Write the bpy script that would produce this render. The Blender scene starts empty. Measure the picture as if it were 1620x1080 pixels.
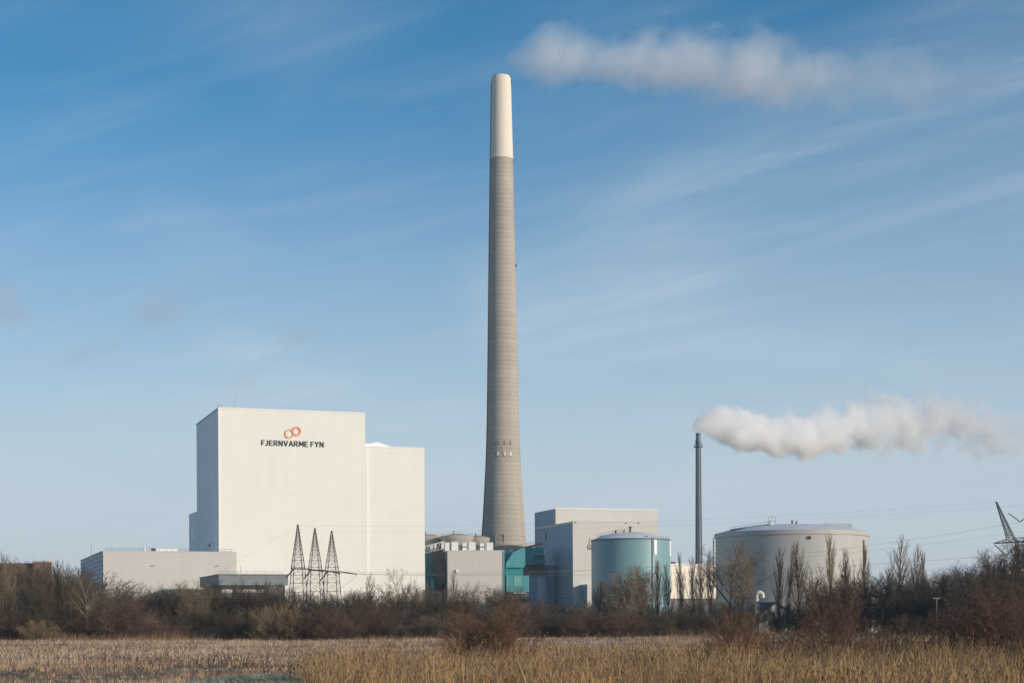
import bpy, math, random
import numpy as np
from mathutils import Vector, Matrix

# ------------------------------------------------------------------ camera, world, sun, exposure
SC = bpy.context.scene
R = math.radians
F = 2600.0            # focal length in photo pixels (photo 1620 x 1080)
HZ = 982.0            # row of the horizon on the optical axis
ROLL = R(0.32)
HC = 3.4              # eye height above the meadow
cam = bpy.data.cameras.new('camera')
cam.sensor_width = 36.0
cam.lens = 36.0 * F / 1620.0
cam.shift_y = (HZ - 540.0) / 1620.0
cam.clip_start = 0.5
cam.clip_end = 60000
camo = bpy.data.objects.new('camera', cam)
SC.collection.objects.link(camo)
_cr, _sr = math.cos(ROLL), math.sin(ROLL)
camo.matrix_world = Matrix(((_cr, _sr, 0, 0), (0, 0, -1, 0), (-_sr, _cr, 0, HC), (0, 0, 0, 1)))
SC.camera = camo

SUN_AZ = 59.0         # degrees from "behind the camera" towards the right
SUN_EL = 13.0
world = bpy.data.worlds.new('World')
SC.world = world
world.use_nodes = True
wn, wl = world.node_tree.nodes, world.node_tree.links
wn.clear()
w_out = wn.new('ShaderNodeOutputWorld')
w_bg = wn.new('ShaderNodeBackground')
SKY_STR = 0.14
w_bg.inputs['Strength'].default_value = SKY_STR
sky = wn.new('ShaderNodeTexSky')
sky.sky_type = 'NISHITA'
sky.sun_disc = False
sky.sun_elevation = R(SUN_EL)
sky.sun_rotation = R(180 - SUN_AZ)
sky.altitude = 0
sky.air_density = 0.68
sky.dust_density = 1.0
sky.ozone_density = 3.6

def _n(tree, typ, **kw):
    n = tree.nodes.new(typ)
    for k, v in kw.items():
        setattr(n, k, v)
    return n

def _math(tree, op, a, b=None, clamp=False):
    n = tree.nodes.new('ShaderNodeMath')
    n.operation = op
    n.use_clamp = clamp
    for i, v in enumerate((a, b)):
        if v is None:
            continue
        if isinstance(v, (int, float)):
            n.inputs[i].default_value = v
        else:
            tree.links.new(v, n.inputs[i])
    return n.outputs[0]

def build_sky():
    t = world.node_tree
    tc = _n(t, 'ShaderNodeTexCoord')
    sep = _n(t, 'ShaderNodeSeparateXYZ')
    wl.new(tc.outputs['Generated'], sep.inputs[0])
    zz = _math(t, 'ADD', _math(t, 'MAXIMUM', sep.outputs[2], 0.0), 0.10)
    px = _math(t, 'DIVIDE', sep.outputs[0], zz)
    py = _math(t, 'DIVIDE', sep.outputs[1], zz)
    com = _n(t, 'ShaderNodeCombineXYZ')
    wl.new(px, com.inputs[0]); wl.new(py, com.inputs[1])
    def layer(rot, sc, loc, scale, detail, lo, hi, dist=0.6, rough=.58):
        vr = _n(t, 'ShaderNodeVectorRotate', rotation_type='Z_AXIS')
        vr.inputs['Angle'].default_value = R(rot)
        wl.new(com.outputs[0], vr.inputs['Vector'])
        mp = _n(t, 'ShaderNodeMapping')
        mp.inputs['Scale'].default_value = sc
        mp.inputs['Location'].default_value = loc
        wl.new(vr.outputs[0], mp.inputs[0])
        nz = _n(t, 'ShaderNodeTexNoise')
        nz.inputs['Scale'].default_value = scale
        nz.inputs['Detail'].default_value = detail
        nz.inputs['Roughness'].default_value = rough
        nz.inputs['Distortion'].default_value = dist
        wl.new(mp.outputs[0], nz.inputs['Vector'])
        mr = _n(t, 'ShaderNodeMapRange', interpolation_type='SMOOTHSTEP')
        mr.inputs['From Min'].default_value = lo
        mr.inputs['From Max'].default_value = hi
        wl.new(nz.outputs[0], mr.inputs[0])
        return mr.outputs[0]
    big = layer(0, (1, .8, 1), SKY_BIG, 0.7, 2.0, 0.44, 0.62)
    streak = layer(46, (0.30, 1.5, 1), (3.6, 1.1, 0), 2.0, 9.0, 0.42, 0.74, 0.7, .62)
    fine = layer(30, (0.35, 1.6, 1), (5.3, 1.7, 0), 4.5, 9.0, 0.44, 0.80, 0.6, .64)
    veil = _math(t, 'MULTIPLY', big, _math(t, 'ADD', _math(t, 'MULTIPLY', streak, 0.58), 0.26))
    fac = _math(t, 'ADD', veil, _math(t, 'MULTIPLY', fine, 0.20))
    fac = _math(t, 'MULTIPLY', fac, 0.60, True)
    hs = _n(t, 'ShaderNodeHueSaturation')
    hs.inputs['Saturation'].default_value = 1.42
    hs.inputs['Hue'].default_value = 0.482
    hs.inputs['Value'].default_value = 1.03
    wl.new(sky.outputs[0], hs.inputs['Color'])
    # winter haze lying along the whole horizon
    el = _math(t, 'DIVIDE', _math(t, 'MAXIMUM', sep.outputs[2], 0.0), 0.222)
    hz = _math(t, 'MULTIPLY', _math(t, 'POWER', 2.718, _math(t, 'MULTIPLY', _math(t, 'POWER', el, 2.4), -1.0)), 0.93)
    def mixto(f, c0, col):
        mix = _n(t, 'ShaderNodeMix', data_type='RGBA')
        wl.new(f, mix.inputs[0]); wl.new(c0, mix.inputs[6])
        mix.inputs[7].default_value = (*[c / SKY_STR for c in col], 1)
        return mix.outputs[2]
    c = mixto(hz, hs.outputs[0], (.575, .665, .725))
    c = mixto(fac, c, (.60, .685, .765))
    wl.new(c, w_bg.inputs['Color'])
    wl.new(w_bg.outputs[0], w_out.inputs[0])
SKY_BIG = (-0.75, 0.1, 0)
build_sky()

sun = bpy.data.lights.new('sun', 'SUN')
sun.energy = 3.75
sun.angle = R(0.53)
sun.color = (1.0, 0.86, 0.69)
suno = bpy.data.objects.new('sun', sun)
SC.collection.objects.link(suno)
_S = Vector((math.sin(R(SUN_AZ)) * math.cos(R(SUN_EL)), -math.cos(R(SUN_AZ)) * math.cos(R(SUN_EL)), math.sin(R(SUN_EL))))
suno.rotation_euler = (-_S).to_track_quat('-Z', 'Y').to_euler()
suno.location = _S * 300

SC.view_settings.view_transform = 'Standard'
SC.view_settings.look = 'None'
SC.view_settings.exposure = 0.0
SC.view_settings.gamma = 1.0
SC.view_settings.use_curve_mapping = False
SC.render.engine = 'CYCLES'
SC.cycles.use_denoising = True
SC.cycles.max_bounces = 20
SC.cycles.volume_bounces = 20
SC.cycles.transparent_max_bounces = 8
SC.cycles.use_adaptive_sampling = False

# ------------------------------------------------------------------ pixel <-> place
def P(px, py, Y):
    u, v = px - 810.0, HZ - py
    x = u * _cr + v * _sr
    z = -u * _sr + v * _cr
    return Vector((x / F * Y, Y, HC + z / F * Y))

def proj(p):
    x, z = p[0] / p[1] * F, (p[2] - HC) / p[1] * F
    u = x * _cr - z * _sr
    v = x * _sr + z * _cr
    return 810 + u, HZ - v

def ground_x(px, Y):
    """x on the ground line below picture column px at distance Y"""
    return (px - 810.0) / F * Y

# ------------------------------------------------------------------ mesh helpers
COL = SC.collection
class MB:
    def __init__(s):
        s.v, s.f = [], []
    def add(s, vs, fs):
        b = len(s.v)
        s.v += [tuple(q) for q in vs]
        s.f += [tuple(b + i for i in f) for f in fs]
        return s
    def box(s, x0, x1, y0, y1, z0, z1):
        return s.add([(x0, y0, z0), (x1, y0, z0), (x1, y1, z0), (x0, y1, z0), (x0, y0, z1), (x1, y0, z1), (x1, y1, z1), (x0, y1, z1)],
                     [(3, 2, 1, 0), (4, 5, 6, 7), (0, 1, 5, 4), (1, 2, 6, 5), (2, 3, 7, 6), (3, 0, 4, 7)])
    def tube(s, pts, r, n=6, r1=None, cap=True):
        pts = [Vector(p) for p in pts]
        m = len(pts)
        if r1 is None:
            r1 = r
        rings = []
        for i, p in enumerate(pts):
            d = (pts[min(i + 1, m - 1)] - pts[max(i - 1, 0)]).normalized()
            a = Vector((0, 0, 1)) if abs(d.z) < .9 else Vector((1, 0, 0))
            e1 = d.cross(a).normalized(); e2 = d.cross(e1)
            rr = r + (r1 - r) * i / max(1, m - 1)
            rings.append([p + (e1 * math.cos(2 * math.pi * k / n) + e2 * math.sin(2 * math.pi * k / n)) * rr for k in range(n)])
        vs = [q for ring in rings for q in ring]
        fs = []
        for i in range(m - 1):
            for k in range(n):
                fs.append((i * n + k, (i + 1) * n + k, (i + 1) * n + (k + 1) % n, i * n + (k + 1) % n))
        if cap:
            fs.append(tuple(range(n))); fs.append(tuple(range((m - 1) * n, m * n))[::-1])
        return s.add(vs, fs)
    def lathe(s, prof, n=64, c=(0, 0), close_top=True, close_bot=True, a0=0., a1=2 * math.pi):
        vs, fs = [], []
        full = abs(a1 - a0 - 2 * math.pi) < 1e-6
        cols = n if full else n + 1
        for (r, z) in prof:
            for k in range(cols):
                a = a0 + (a1 - a0) * k / n
                vs.append((c[0] + r * math.cos(a), c[1] + r * math.sin(a), z))
        for i in range(len(prof) - 1):
            for k in range(n):
                k2 = (k + 1) % cols
                fs.append((i * cols + k, i * cols + k2, (i + 1) * cols + k2, (i + 1) * cols + k))
        if full and close_bot:
            fs.append(tuple(range(cols))[::-1])
        if full and close_top:
            fs.append(tuple(range((len(prof) - 1) * cols, len(prof) * cols)))
        return s.add(vs, fs)
    def prism(s, poly, axis, a, b):
        """poly of 2-D points extruded along axis ('x': poly is (y,z); 'y': (x,z); 'z': (x,y))"""
        n = len(poly)
        def mk(p, t):
            return {'x': (t, p[0], p[1]), 'y': (p[0], t, p[1]), 'z': (p[0], p[1], t)}[axis]
        vs = [mk(p, a) for p in poly] + [mk(p, b) for p in poly]
        fs = [tuple(range(n)), tuple(range(n, 2 * n))[::-1]]
        for i in range(n):
            j = (i + 1) % n
            fs.append((i, i + n, j + n, j))
        return s.add(vs, fs)
    def build(s, name, mat, parent=None, smooth=False):
        me = bpy.data.meshes.new(name)
        me.from_pydata(s.v, [], s.f)
        me.validate()
        import bmesh
        bm = bmesh.new(); bm.from_mesh(me)
        bmesh.ops.recalc_face_normals(bm, faces=bm.faces)
        bm.to_mesh(me); bm.free()
        if smooth:
            me.polygons.foreach_set('use_smooth', [True] * len(me.polygons))
            try:
                me.set_sharp_from_angle(angle=R(35))
            except Exception:
                pass
        me.materials.append(mat)
        return link(name, me, parent)

def link(name, me, parent=None):
    o = bpy.data.objects.new(name, me)
    COL.objects.link(o)
    if parent is not None:
        o.parent = parent
    return o

def tag(o, label=None, cat=None, group=None, kind=None):
    if label: o['label'] = label
    if cat: o['category'] = cat
    if group: o['group'] = group
    if kind: o['kind'] = kind
    return o

def thing(name, loc, rz, label, cat, group=None):
    o = bpy.data.objects.new(name, None)
    COL.objects.link(o)
    o.location = loc
    o.rotation_euler = (0, 0, rz)
    return tag(o, label, cat, group)

# ------------------------------------------------------------------ materials
def mat(name, col, rough=0.7, col2=None, scale=0.2, detail=4, lo=.35, hi=.65, stretch=None, bump=0.0, bscale=5.0,
        spec=0.3, metal=0.0, island=0.0, objrand=0.0):
    m = bpy.data.materials.new(name)
    m.use_nodes = True
    t = m.node_tree
    b = t.nodes['Principled BSDF']
    b.inputs['Roughness'].default_value = rough
    b.inputs['Specular IOR Level'].default_value = spec
    b.inputs['Metallic'].default_value = metal
    c = None
    tc = _n(t, 'ShaderNodeTexCoord')
    vec = tc.outputs['Object']
    if stretch:
        mp = _n(t, 'ShaderNodeMapping')
        mp.inputs['Scale'].default_value = stretch
        t.links.new(vec, mp.inputs[0]); vec = mp.outputs[0]
    if col2 is not None:
        nz = _n(t, 'ShaderNodeTexNoise')
        nz.inputs['Scale'].default_value = scale
        nz.inputs['Detail'].default_value = detail
        t.links.new(vec, nz.inputs['Vector'])
        mr = _n(t, 'ShaderNodeMapRange')
        mr.inputs['From Min'].default_value = lo; mr.inputs['From Max'].default_value = hi
        t.links.new(nz.outputs[0], mr.inputs[0])
        mx = _n(t, 'ShaderNodeMix', data_type='RGBA')
        t.links.new(mr.outputs[0], mx.inputs[0])
        mx.inputs[6].default_value = (*col, 1); mx.inputs[7].default_value = (*col2, 1)
        c = mx.outputs[2]
    def vary(sock, amount, c):
        hs = _n(t, 'ShaderNodeHueSaturation')
        v = _math(t, 'ADD', _math(t, 'MULTIPLY', sock, 2 * amount), 1 - amount)
        t.links.new(v, hs.inputs['Value'])
        h = _math(t, 'ADD', _math(t, 'MULTIPLY', _math(t, 'FRACT', _math(t, 'MULTIPLY', sock, 7.3)), .04), .48)
        t.links.new(h, hs.inputs['Hue'])
        if c is None:
            hs.inputs['Color'].default_value = (*col, 1)
        else:
            t.links.new(c, hs.inputs['Color'])
        return hs.outputs[0]
    if island:
        g = _n(t, 'ShaderNodeNewGeometry')
        c = vary(g.outputs['Random Per Island'], island, c)
    if objrand:
        g = _n(t, 'ShaderNodeObjectInfo')
        c = vary(g.outputs['Random'], objrand, c)
    if c is None:
        b.inputs['Base Color'].default_value = (*col, 1)
    else:
        t.links.new(c, b.inputs['Base Color'])
    if bump:
        nz = _n(t, 'ShaderNodeTexNoise')
        nz.inputs['Scale'].default_value = bscale
        nz.inputs['Detail'].default_value = 5
        t.links.new(vec, nz.inputs['Vector'])
        bp = _n(t, 'ShaderNodeBump')
        bp.inputs['Strength'].default_value = bump
        t.links.new(nz.outputs[0], bp.inputs['Height'])
        t.links.new(bp.outputs[0], b.inputs['Normal'])
    return m

def cladding(name, col, rough=.55, pw=6.0, ph=1.2, line=.9, tone=.035, spec=.3, streak=.95):
    """sheet-metal cassettes: faint joints plus slight tone differences between sheets and long weather streaks"""
    m = bpy.data.materials.new(name)
    m.use_nodes = True
    t = m.node_tree
    b = t.nodes['Principled BSDF']
    b.inputs['Roughness'].default_value = rough
    b.inputs['Specular IOR Level'].default_value = spec
    tc = _n(t, 'ShaderNodeTexCoord')
    sep = _n(t, 'ShaderNodeSeparateXYZ')
    t.links.new(tc.outputs['Object'], sep.inputs[0])
    h = _math(t, 'ADD', sep.outputs[0], sep.outputs[1])
    com = _n(t, 'ShaderNodeCombineXYZ')
    t.links.new(h, com.inputs[0]); t.links.new(sep.outputs[2], com.inputs[1])
    br = _n(t, 'ShaderNodeTexBrick')
    br.offset = 0.0
    br.inputs['Scale'].default_value = 1.0
    br.inputs['Brick Width'].default_value = pw
    br.inputs['Row Height'].default_value = ph
    br.inputs['Mortar Size'].default_value = 0.03
    br.inputs['Mortar Smooth'].default_value = .3
    br.inputs['Color1'].default_value = tuple(c * (1 - tone) for c in col) + (1,)
    br.inputs['Color2'].default_value = tuple(min(1, c * (1 + tone)) for c in col) + (1,)
    br.inputs['Mortar'].default_value = tuple(c * line for c in col) + (1,)
    t.links.new(com.outputs[0], br.inputs['Vector'])
    mp = _n(t, 'ShaderNodeMapping')
    mp.inputs['Scale'].default_value = (.35, .35, .02)
    t.links.new(tc.outputs['Object'], mp.inputs[0])
    nz = _n(t, 'ShaderNodeTexNoise')
    nz.inputs['Scale'].default_value = 1.0; nz.inputs['Detail'].default_value = 5
    t.links.new(mp.outputs[0], nz.inputs['Vector'])
    mr = _n(t, 'ShaderNodeMapRange')
    mr.inputs['From Min'].default_value = .35; mr.inputs['From Max'].default_value = .75
    mr.inputs['To Min'].default_value = 1.0; mr.inputs['To Max'].default_value = streak
    t.links.new(nz.outputs[0], mr.inputs[0])
    mx = _n(t, 'ShaderNodeMix', data_type='RGBA', blend_type='MULTIPLY')
    mx.inputs[0].default_value = 1.0
    t.links.new(br.outputs['Color'], mx.inputs[6]); t.links.new(mr.outputs[0], mx.inputs[7])
    t.links.new(mx.outputs[2], b.inputs['Base Color'])
    bp = _n(t, 'ShaderNodeBump')
    bp.inputs['Strength'].default_value = .15
    bp.inputs['Distance'].default_value = .02
    t.links.new(br.outputs['Fac'], bp.inputs['Height'])
    bp.invert = True
    t.links.new(bp.outputs[0], b.inputs['Normal'])
    return m

def concrete_lifts(name, col, lift=1.9):
    """slip-form concrete: every lift has its own tone, vertical board marks, rain streaks"""
    m = bpy.data.materials.new(name)
    m.use_nodes = True
    t = m.node_tree
    b = t.nodes['Principled BSDF']
    b.inputs['Roughness'].default_value = .9
    b.inputs['Specular IOR Level'].default_value = .15
    tc = _n(t, 'ShaderNodeTexCoord')
    sep = _n(t, 'ShaderNodeSeparateXYZ')
    t.links.new(tc.outputs['Object'], sep.inputs[0])
    z = sep.outputs[2]
    wn_ = _n(t, 'ShaderNodeTexWhiteNoise', noise_dimensions='1D')
    t.links.new(_math(t, 'FLOOR', _math(t, 'DIVIDE', z, lift)), wn_.inputs['W'])
    n1 = _n(t, 'ShaderNodeTexNoise', noise_dimensions='1D')
    n1.inputs['Scale'].default_value = .07; n1.inputs['Detail'].default_value = 4
    t.links.new(z, n1.inputs['W'])
    ang = _math(t, 'ARCTAN2', sep.outputs[1], sep.outputs[0])
    # board marks: 120 round the shaft, each lift with its own tone per board
    com = _n(t, 'ShaderNodeCombineXYZ')
    t.links.new(_math(t, 'FLOOR', _math(t, 'MULTIPLY', ang, 14.0)), com.inputs[0])
    t.links.new(_math(t, 'FLOOR', _math(t, 'DIVIDE', z, lift)), com.inputs[1])
    wb = _n(t, 'ShaderNodeTexWhiteNoise', noise_dimensions='2D')
    t.links.new(com.outputs[0], wb.inputs['Vector'])
    mp = _n(t, 'ShaderNodeMapping')
    mp.inputs['Scale'].default_value = (.5, .5, .012)
    t.links.new(tc.outputs['Object'], mp.inputs[0])
    ns = _n(t, 'ShaderNodeTexNoise')
    ns.inputs['Scale'].default_value = 1.0; ns.inputs['Detail'].default_value = 6
    t.links.new(mp.outputs[0], ns.inputs['Vector'])
    fr = _math(t, 'FRACT', _math(t, 'DIVIDE', z, lift))
    joint = _math(t, 'LESS_THAN', fr, .12)
    v = _math(t, 'ADD', .66, _math(t, 'MULTIPLY', wn_.outputs['Value'], .07))
    v = _math(t, 'ADD', v, _math(t, 'MULTIPLY', n1.outputs[0], .28))
    v = _math(t, 'ADD', v, _math(t, 'MULTIPLY', wb.outputs['Value'], .10))
    v = _math(t, 'ADD', v, _math(t, 'MULTIPLY', ns.outputs[0], .30))
    v = _math(t, 'SUBTRACT', v, _math(t, 'MULTIPLY', joint, .045))
    mx = _n(t, 'ShaderNodeMix', data_type='RGBA', blend_type='MULTIPLY')
    mx.inputs[0].default_value = 1.0
    mx.inputs[6].default_value = (*col, 1)
    t.links.new(v, mx.inputs[7])
    t.links.new(mx.outputs[2], b.inputs['Base Color'])
    return m

M = {}
M['white_clad'] = cladding('white cassette cladding', (.80, .785, .715), pw=7.0, ph=1.5, tone=.012, line=.965, streak=.965)
M['white_shade_rib'] = cladding('white ribbed cladding with shade tint', (.84, .89, .91), pw=9, ph=1.1, tone=.03)  # shaded sides of the white walls: blue skylight tint put into the colour
M['grey_clad'] = cladding('light grey cladding', (.58, .56, .515), pw=5.5, ph=1.3, tone=.012, line=.96)
M['grey_rib'] = cladding('grey ribbed cladding', (.50, .55, .60), pw=9, ph=1.1, tone=.03)
M['warm_clad'] = cladding('cream cladding', (.68, .635, .565), pw=4, ph=1.2, tone=.012, line=.96)
M['cream'] = cladding('cream sunlit boarding', (.80, .74, .62), pw=1.2, ph=20, tone=.03, line=.85)
M['shade_rib'] = cladding('shade blue ribbed cladding', (.26, .37, .48), pw=9, ph=1.1, tone=.03)  # shaded flanks of the grey hall: shade painted in as dark blue
M['trim'] = mat('white metal trim', (.82, .81, .79), .5)
M['white'] = mat('white enamel', (.85, .84, .82), .45)
M['concrete'] = concrete_lifts('slip formed concrete', (.40, .362, .312))
M['silo'] = mat('silo concrete', (.42, .38, .33), .9, (.34, .31, .28), .25, bump=.2, bscale=2, stretch=(1, 1, .3))
M['chimney_paint'] = mat('cream chimney paint', (.76, .695, .585), .7, (.69, .625, .525), .3, stretch=(1, 1, .06))
M['dark'] = mat('dark metal', (.05, .055, .065), .6)
M['steel'] = mat('galvanised steel', (.17, .19, .205), .55, (.12, .135, .15), 2.0, metal=.0)
M['lattice'] = mat('weathered lattice steel', (.085, .09, .088), .7, (.12, .115, .10), 1.0)
M['stack'] = mat('blue grey stack steel', (.11, .155, .205), .45, (.085, .12, .165), .2, stretch=(1, 1, .1), spec=.5)
M['teal_tank'] = cladding('grey teal tank shell', (.215, .375, .41), rough=.42, pw=4, ph=2.4, tone=.02, line=.94, spec=.4)
M['tank'] = cladding('grey tank shell', (.47, .46, .435), rough=.55, pw=6, ph=2.5, tone=.012, line=.95)
M['tank_roof'] = mat('pale tank roof', (.74, .74, .75), .6, (.66, .67, .69), .15)
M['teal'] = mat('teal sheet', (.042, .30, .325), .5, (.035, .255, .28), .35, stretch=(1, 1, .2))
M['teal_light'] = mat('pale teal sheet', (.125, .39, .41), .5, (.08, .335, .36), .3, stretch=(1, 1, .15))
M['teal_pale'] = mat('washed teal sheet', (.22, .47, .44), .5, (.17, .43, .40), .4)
M['teal_grey'] = mat('teal grey sheet', (.25, .315, .325), .55, (.22, .28, .29), .3)
M['fascia'] = mat('weathered grey fascia', (.205, .245, .25), .6, (.175, .21, .215), .3)
M['window'] = mat('dark glass', (.03, .045, .06), .15, spec=.6)
M['letter'] = mat('anthracite letters', (.045, .05, .06), .5)
M['ring_o'] = mat('orange logo ring', (.80, .40, .25), .5)
M['ring_r'] = mat('coral logo ring', (.78, .31, .23), .5)
M['brick'] = mat('red brown brick', (.20, .125, .09), .85, (.15, .095, .075), 1.5)
M['roofing'] = mat('dark roofing', (.05, .055, .065), .85, (.07, .07, .075), .5)
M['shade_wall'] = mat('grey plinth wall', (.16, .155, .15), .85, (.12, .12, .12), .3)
M['insul'] = mat('dark insulator', (.035, .05, .055), .35, spec=.5)
M['wire'] = mat('aluminium conductor', (.22, .225, .23), .5)
M['pipe'] = mat('white insulated pipe', (.72, .66, .58), .5)
M['lamp'] = mat('lamp post steel', (.36, .34, .30), .55)

# ------------------------------------------------------------------ ground
def build_ground():
    n = 80
    m = mat('meadow ground', (.29, .205, .13), .95, (.16, .115, .075), .06, 6, .38, .62, bump=.6, bscale=1.2, spec=.1)
    t = m.node_tree
    b = t.nodes['Principled BSDF']
    old = b.inputs['Base Color'].links[0].from_socket
    tc = _n(t, 'ShaderNodeTexCoord'); mp = _n(t, 'ShaderNodeMapping')
    mp.inputs['Scale'].default_value = (.03, .075, 1)
    t.links.new(tc.outputs['Object'], mp.inputs[0])
    nz = _n(t, 'ShaderNodeTexNoise'); nz.inputs['Scale'].default_value = 1.0; nz.inputs['Detail'].default_value = 7; nz.inputs['Roughness'].default_value = .65
    t.links.new(mp.outputs[0], nz.inputs['Vector'])
    mr = _n(t, 'ShaderNodeMapRange'); mr.inputs['From Min'].default_value = .52; mr.inputs['From Max'].default_value = .66; mr.inputs['To Max'].default_value = .75
    t.links.new(nz.outputs[0], mr.inputs[0])
    mx = _n(t, 'ShaderNodeMix', data_type='RGBA')
    t.links.new(mr.outputs[0], mx.inputs[0]); t.links.new(old, mx.inputs[6]); mx.inputs[7].default_value = (.46, .42, .37, 1)
    t.links.new(mx.outputs[2], b.inputs['Base Color'])
    mb = MB()
    xs = [-30000, -6000, -1500, -600] + [-400 + i * 20 for i in range(41)] + [600, 1500, 6000, 30000]
    ys = [-3000, -600, -100] + [i * 10 for i in range(0, 60)] + [700, 1000, 2500, 9000, 40000]
    rng = random.Random(3)
    for y in ys:
        for x in xs:
            z = 0.0
            if 0 < y < 420 and abs(x) < 400:
                z = .10 * math.sin(x * .07 + y * .043) + .08 * math.sin(y * .11 - x * .031) - .1
            mb.v.append((x, y, z))
    w = len(xs)
    for j in range(len(ys) - 1):
        for i in range(w - 1):
            mb.f.append((j * w + i, j * w + i + 1, (j + 1) * w + i + 1, (j + 1) * w + i))
    o = mb.build('ground', m, smooth=True)
    tag(o, 'flat dry winter meadow reaching to the power station', kind='structure')
build_ground()

# ------------------------------------------------------------------ buildings
class Bld:
    """box building: near top corner at a pixel, front running right, side running left and back"""
    def __init__(s, px, py, Y, yaw, px_right, px_left, name, label, cat='building', depth=None):
        s.yaw = R(yaw)
        top = P(px, py, Y)
        s.C = Vector((top.x, top.y, 0)); s.H = top.z
        s.u = Vector((math.cos(s.yaw), math.sin(s.yaw), 0))
        s.w = Vector((-math.sin(s.yaw), math.cos(s.yaw), 0))
        s.L = s.solve(s.u, px_right)
        s.D = depth if depth else s.solve(s.w, px_left)
        s.o = thing(name, s.C, s.yaw, label, cat)
    def solve(s, d, px):
        a, b = 0.0, 400.0
        inc = proj(s.C + d * 60 + Vector((0, 0, s.H)))[0] > proj(s.C + Vector((0, 0, s.H)))[0]
        for _ in range(50):
            m = (a + b) / 2
            x = proj(s.C + d * m + Vector((0, 0, s.H)))[0]
            if (x < px) == inc: a = m
            else: b = m
        return (a + b) / 2
    def front(s, px, py, off=0.0):
        """pixel -> (x, z) on the front face"""
        eye = Vector((0, 0, HC)); d = P(px, py, 1.0) - eye
        base = s.C - s.w * off
        k = (base - eye).dot(s.w) / d.dot(s.w)
        q = eye + d * k - s.C
        return q.dot(s.u), q.z
    def side(s, px, py):
        eye = Vector((0, 0, HC)); d = P(px, py, 1.0) - eye
        k = (s.C - eye).dot(s.u) / d.dot(s.u)
        q = eye + d * k - s.C
        return q.dot(s.w), q.z

def ribbed(o, name, x, y0, y1, z0, z1, pitch, depth, m, face='side'):
    """horizontal-rib sheet standing on a wall plane"""
    prof = []
    z = z0
    while z < z1 - pitch * .5:
        prof += [(0, z), (0, z + pitch * .45), (depth, z + pitch * .55), (depth, min(z1, z + pitch * .95))]
        z += pitch
    mb = MB()
    n = len(prof)
    for (d, zz) in prof: mb.v.append((x - d - .02, y0, zz))
    for (d, zz) in prof: mb.v.append((x - d - .02, y1, zz))
    for i in range(n - 1):
        mb.f.append((i, i + 1, n + i + 1, n + i))
    return mb.build(name, m, o)

def railing(o, pts, h=1.1, step=2.5, m=None, name='railing', r=.035):
    mb = MB()
    for a, b in zip(pts[:-1], pts[1:]):
        a, b = Vector(a), Vector(b)
        n = max(1, int((b - a).length / step))
        for i in range(n + 1):
            p = a.lerp(b, i / n)
            mb.tube([p, p + Vector((0, 0, h))], r, 4)
        for hh in (h * .5, h):
            mb.tube([a + Vector((0, 0, hh)), b + Vector((0, 0, hh))], r, 4)
    return mb.build(name, m or M['steel'], o)

YAW = 19.4
# --- boiler house
bh = Bld(346, 646, 590, YAW, 577.5, 311, 'boiler_house', 'tall white boiler house carrying the ring emblem and dark lettering')
MB().box(0, bh.L, 0, bh.D, 0, bh.H).build('wall', M['white_clad'], bh.o)
ribbed(bh.o, 'ribbed_side_cladding', 0, 0.15, bh.D - .1, 0, bh.H - .2, 1.15, .11, M['white_shade_rib'])
mb = MB(); t_ = .35
mb.box(-.25, bh.L + .12, -.16, t_, bh.H + .004, bh.H + .5); mb.box(-.25, t_, t_, bh.D + .12, bh.H + .004, bh.H + .5)
mb.box(bh.L - t_, bh.L + .12, t_, bh.D + .12, bh.H + .004, bh.H + .5); mb.box(t_, bh.L - t_, bh.D - t_, bh.D + .12, bh.H + .004, bh.H + .5)
mb.build('parapet', M['trim'], bh.o)
MB().box(-.23, .30, -.14, -.004, 0, bh.H).build('corner_trim', M['trim'], bh.o)
# lower right block, same front plane
x0 = bh.L
x1 = bh.front(672.5, 850)[0]
zt = bh.front(577.5, 706.5)[1]
lb = MB().box(x0 + .01, x1, .35, bh.D * .8, 0, zt).build('lower_block', M['white_clad'], bh.o)
MB().box(x0 + .15, x1 + .1, .2, .5, zt + .003, zt + .4).build('coping', M['trim'], lb)
MB().box(x0 + .02, x0 + .9, -.05, .345, 0, zt - .02).build('joint_strip', M['trim'], lb)
# pale roof hump of the block behind
xa, za = bh.front(577, 706, -30)[0], 0
p0 = bh.front(579, 704, -30); p1 = bh.front(597, 699, -30); p2 = bh.front(619, 706.5, -30)
MB().prism([(x0 + .3, zt - 2), (x0 + .3, p0[1]), (p0[0] + 2, p1[1] - .6), (p1[0], p1[1]), (p2[0], p2[1]), (p2[0] + 2, zt - 2)], 'y', 30, 46).build('roof_hump', M['white'], bh.o)
# roof masts
for (px, py0, py1, r, y) in ((342, 645, 639, .09, 2), (345, 646, 640.5, .06, 5), (350.5, 646, 637.5, .07, 1), (372, 647, 628, .045, 6), (318, 667, 664, .10, bh.D - 12)):
    if px > 346:
        x, z = bh.front(px, py1, -y)
    else:
        x, z = .6, bh.side(px, py1)[1]
        y = bh.side(px, py1)[0]
    q = MB().tube([(x, y, bh.H), (x, y, max(z, bh.H + 1.2))], r, 5)
    if r > .06: q.box(x - .25, x + .25, y - .25, y + .25, bh.H, bh.H + .6)
    q.build('roof_mast', M['steel'], bh.o)
# side vent
y_, z_ = bh.side(332.5, 862)
MB().box(-.5, -.19, y_ - 1.2, y_ + 1.2, z_ - .35, z_ + .35).build('vent', M['dark'], bh.o)
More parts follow.
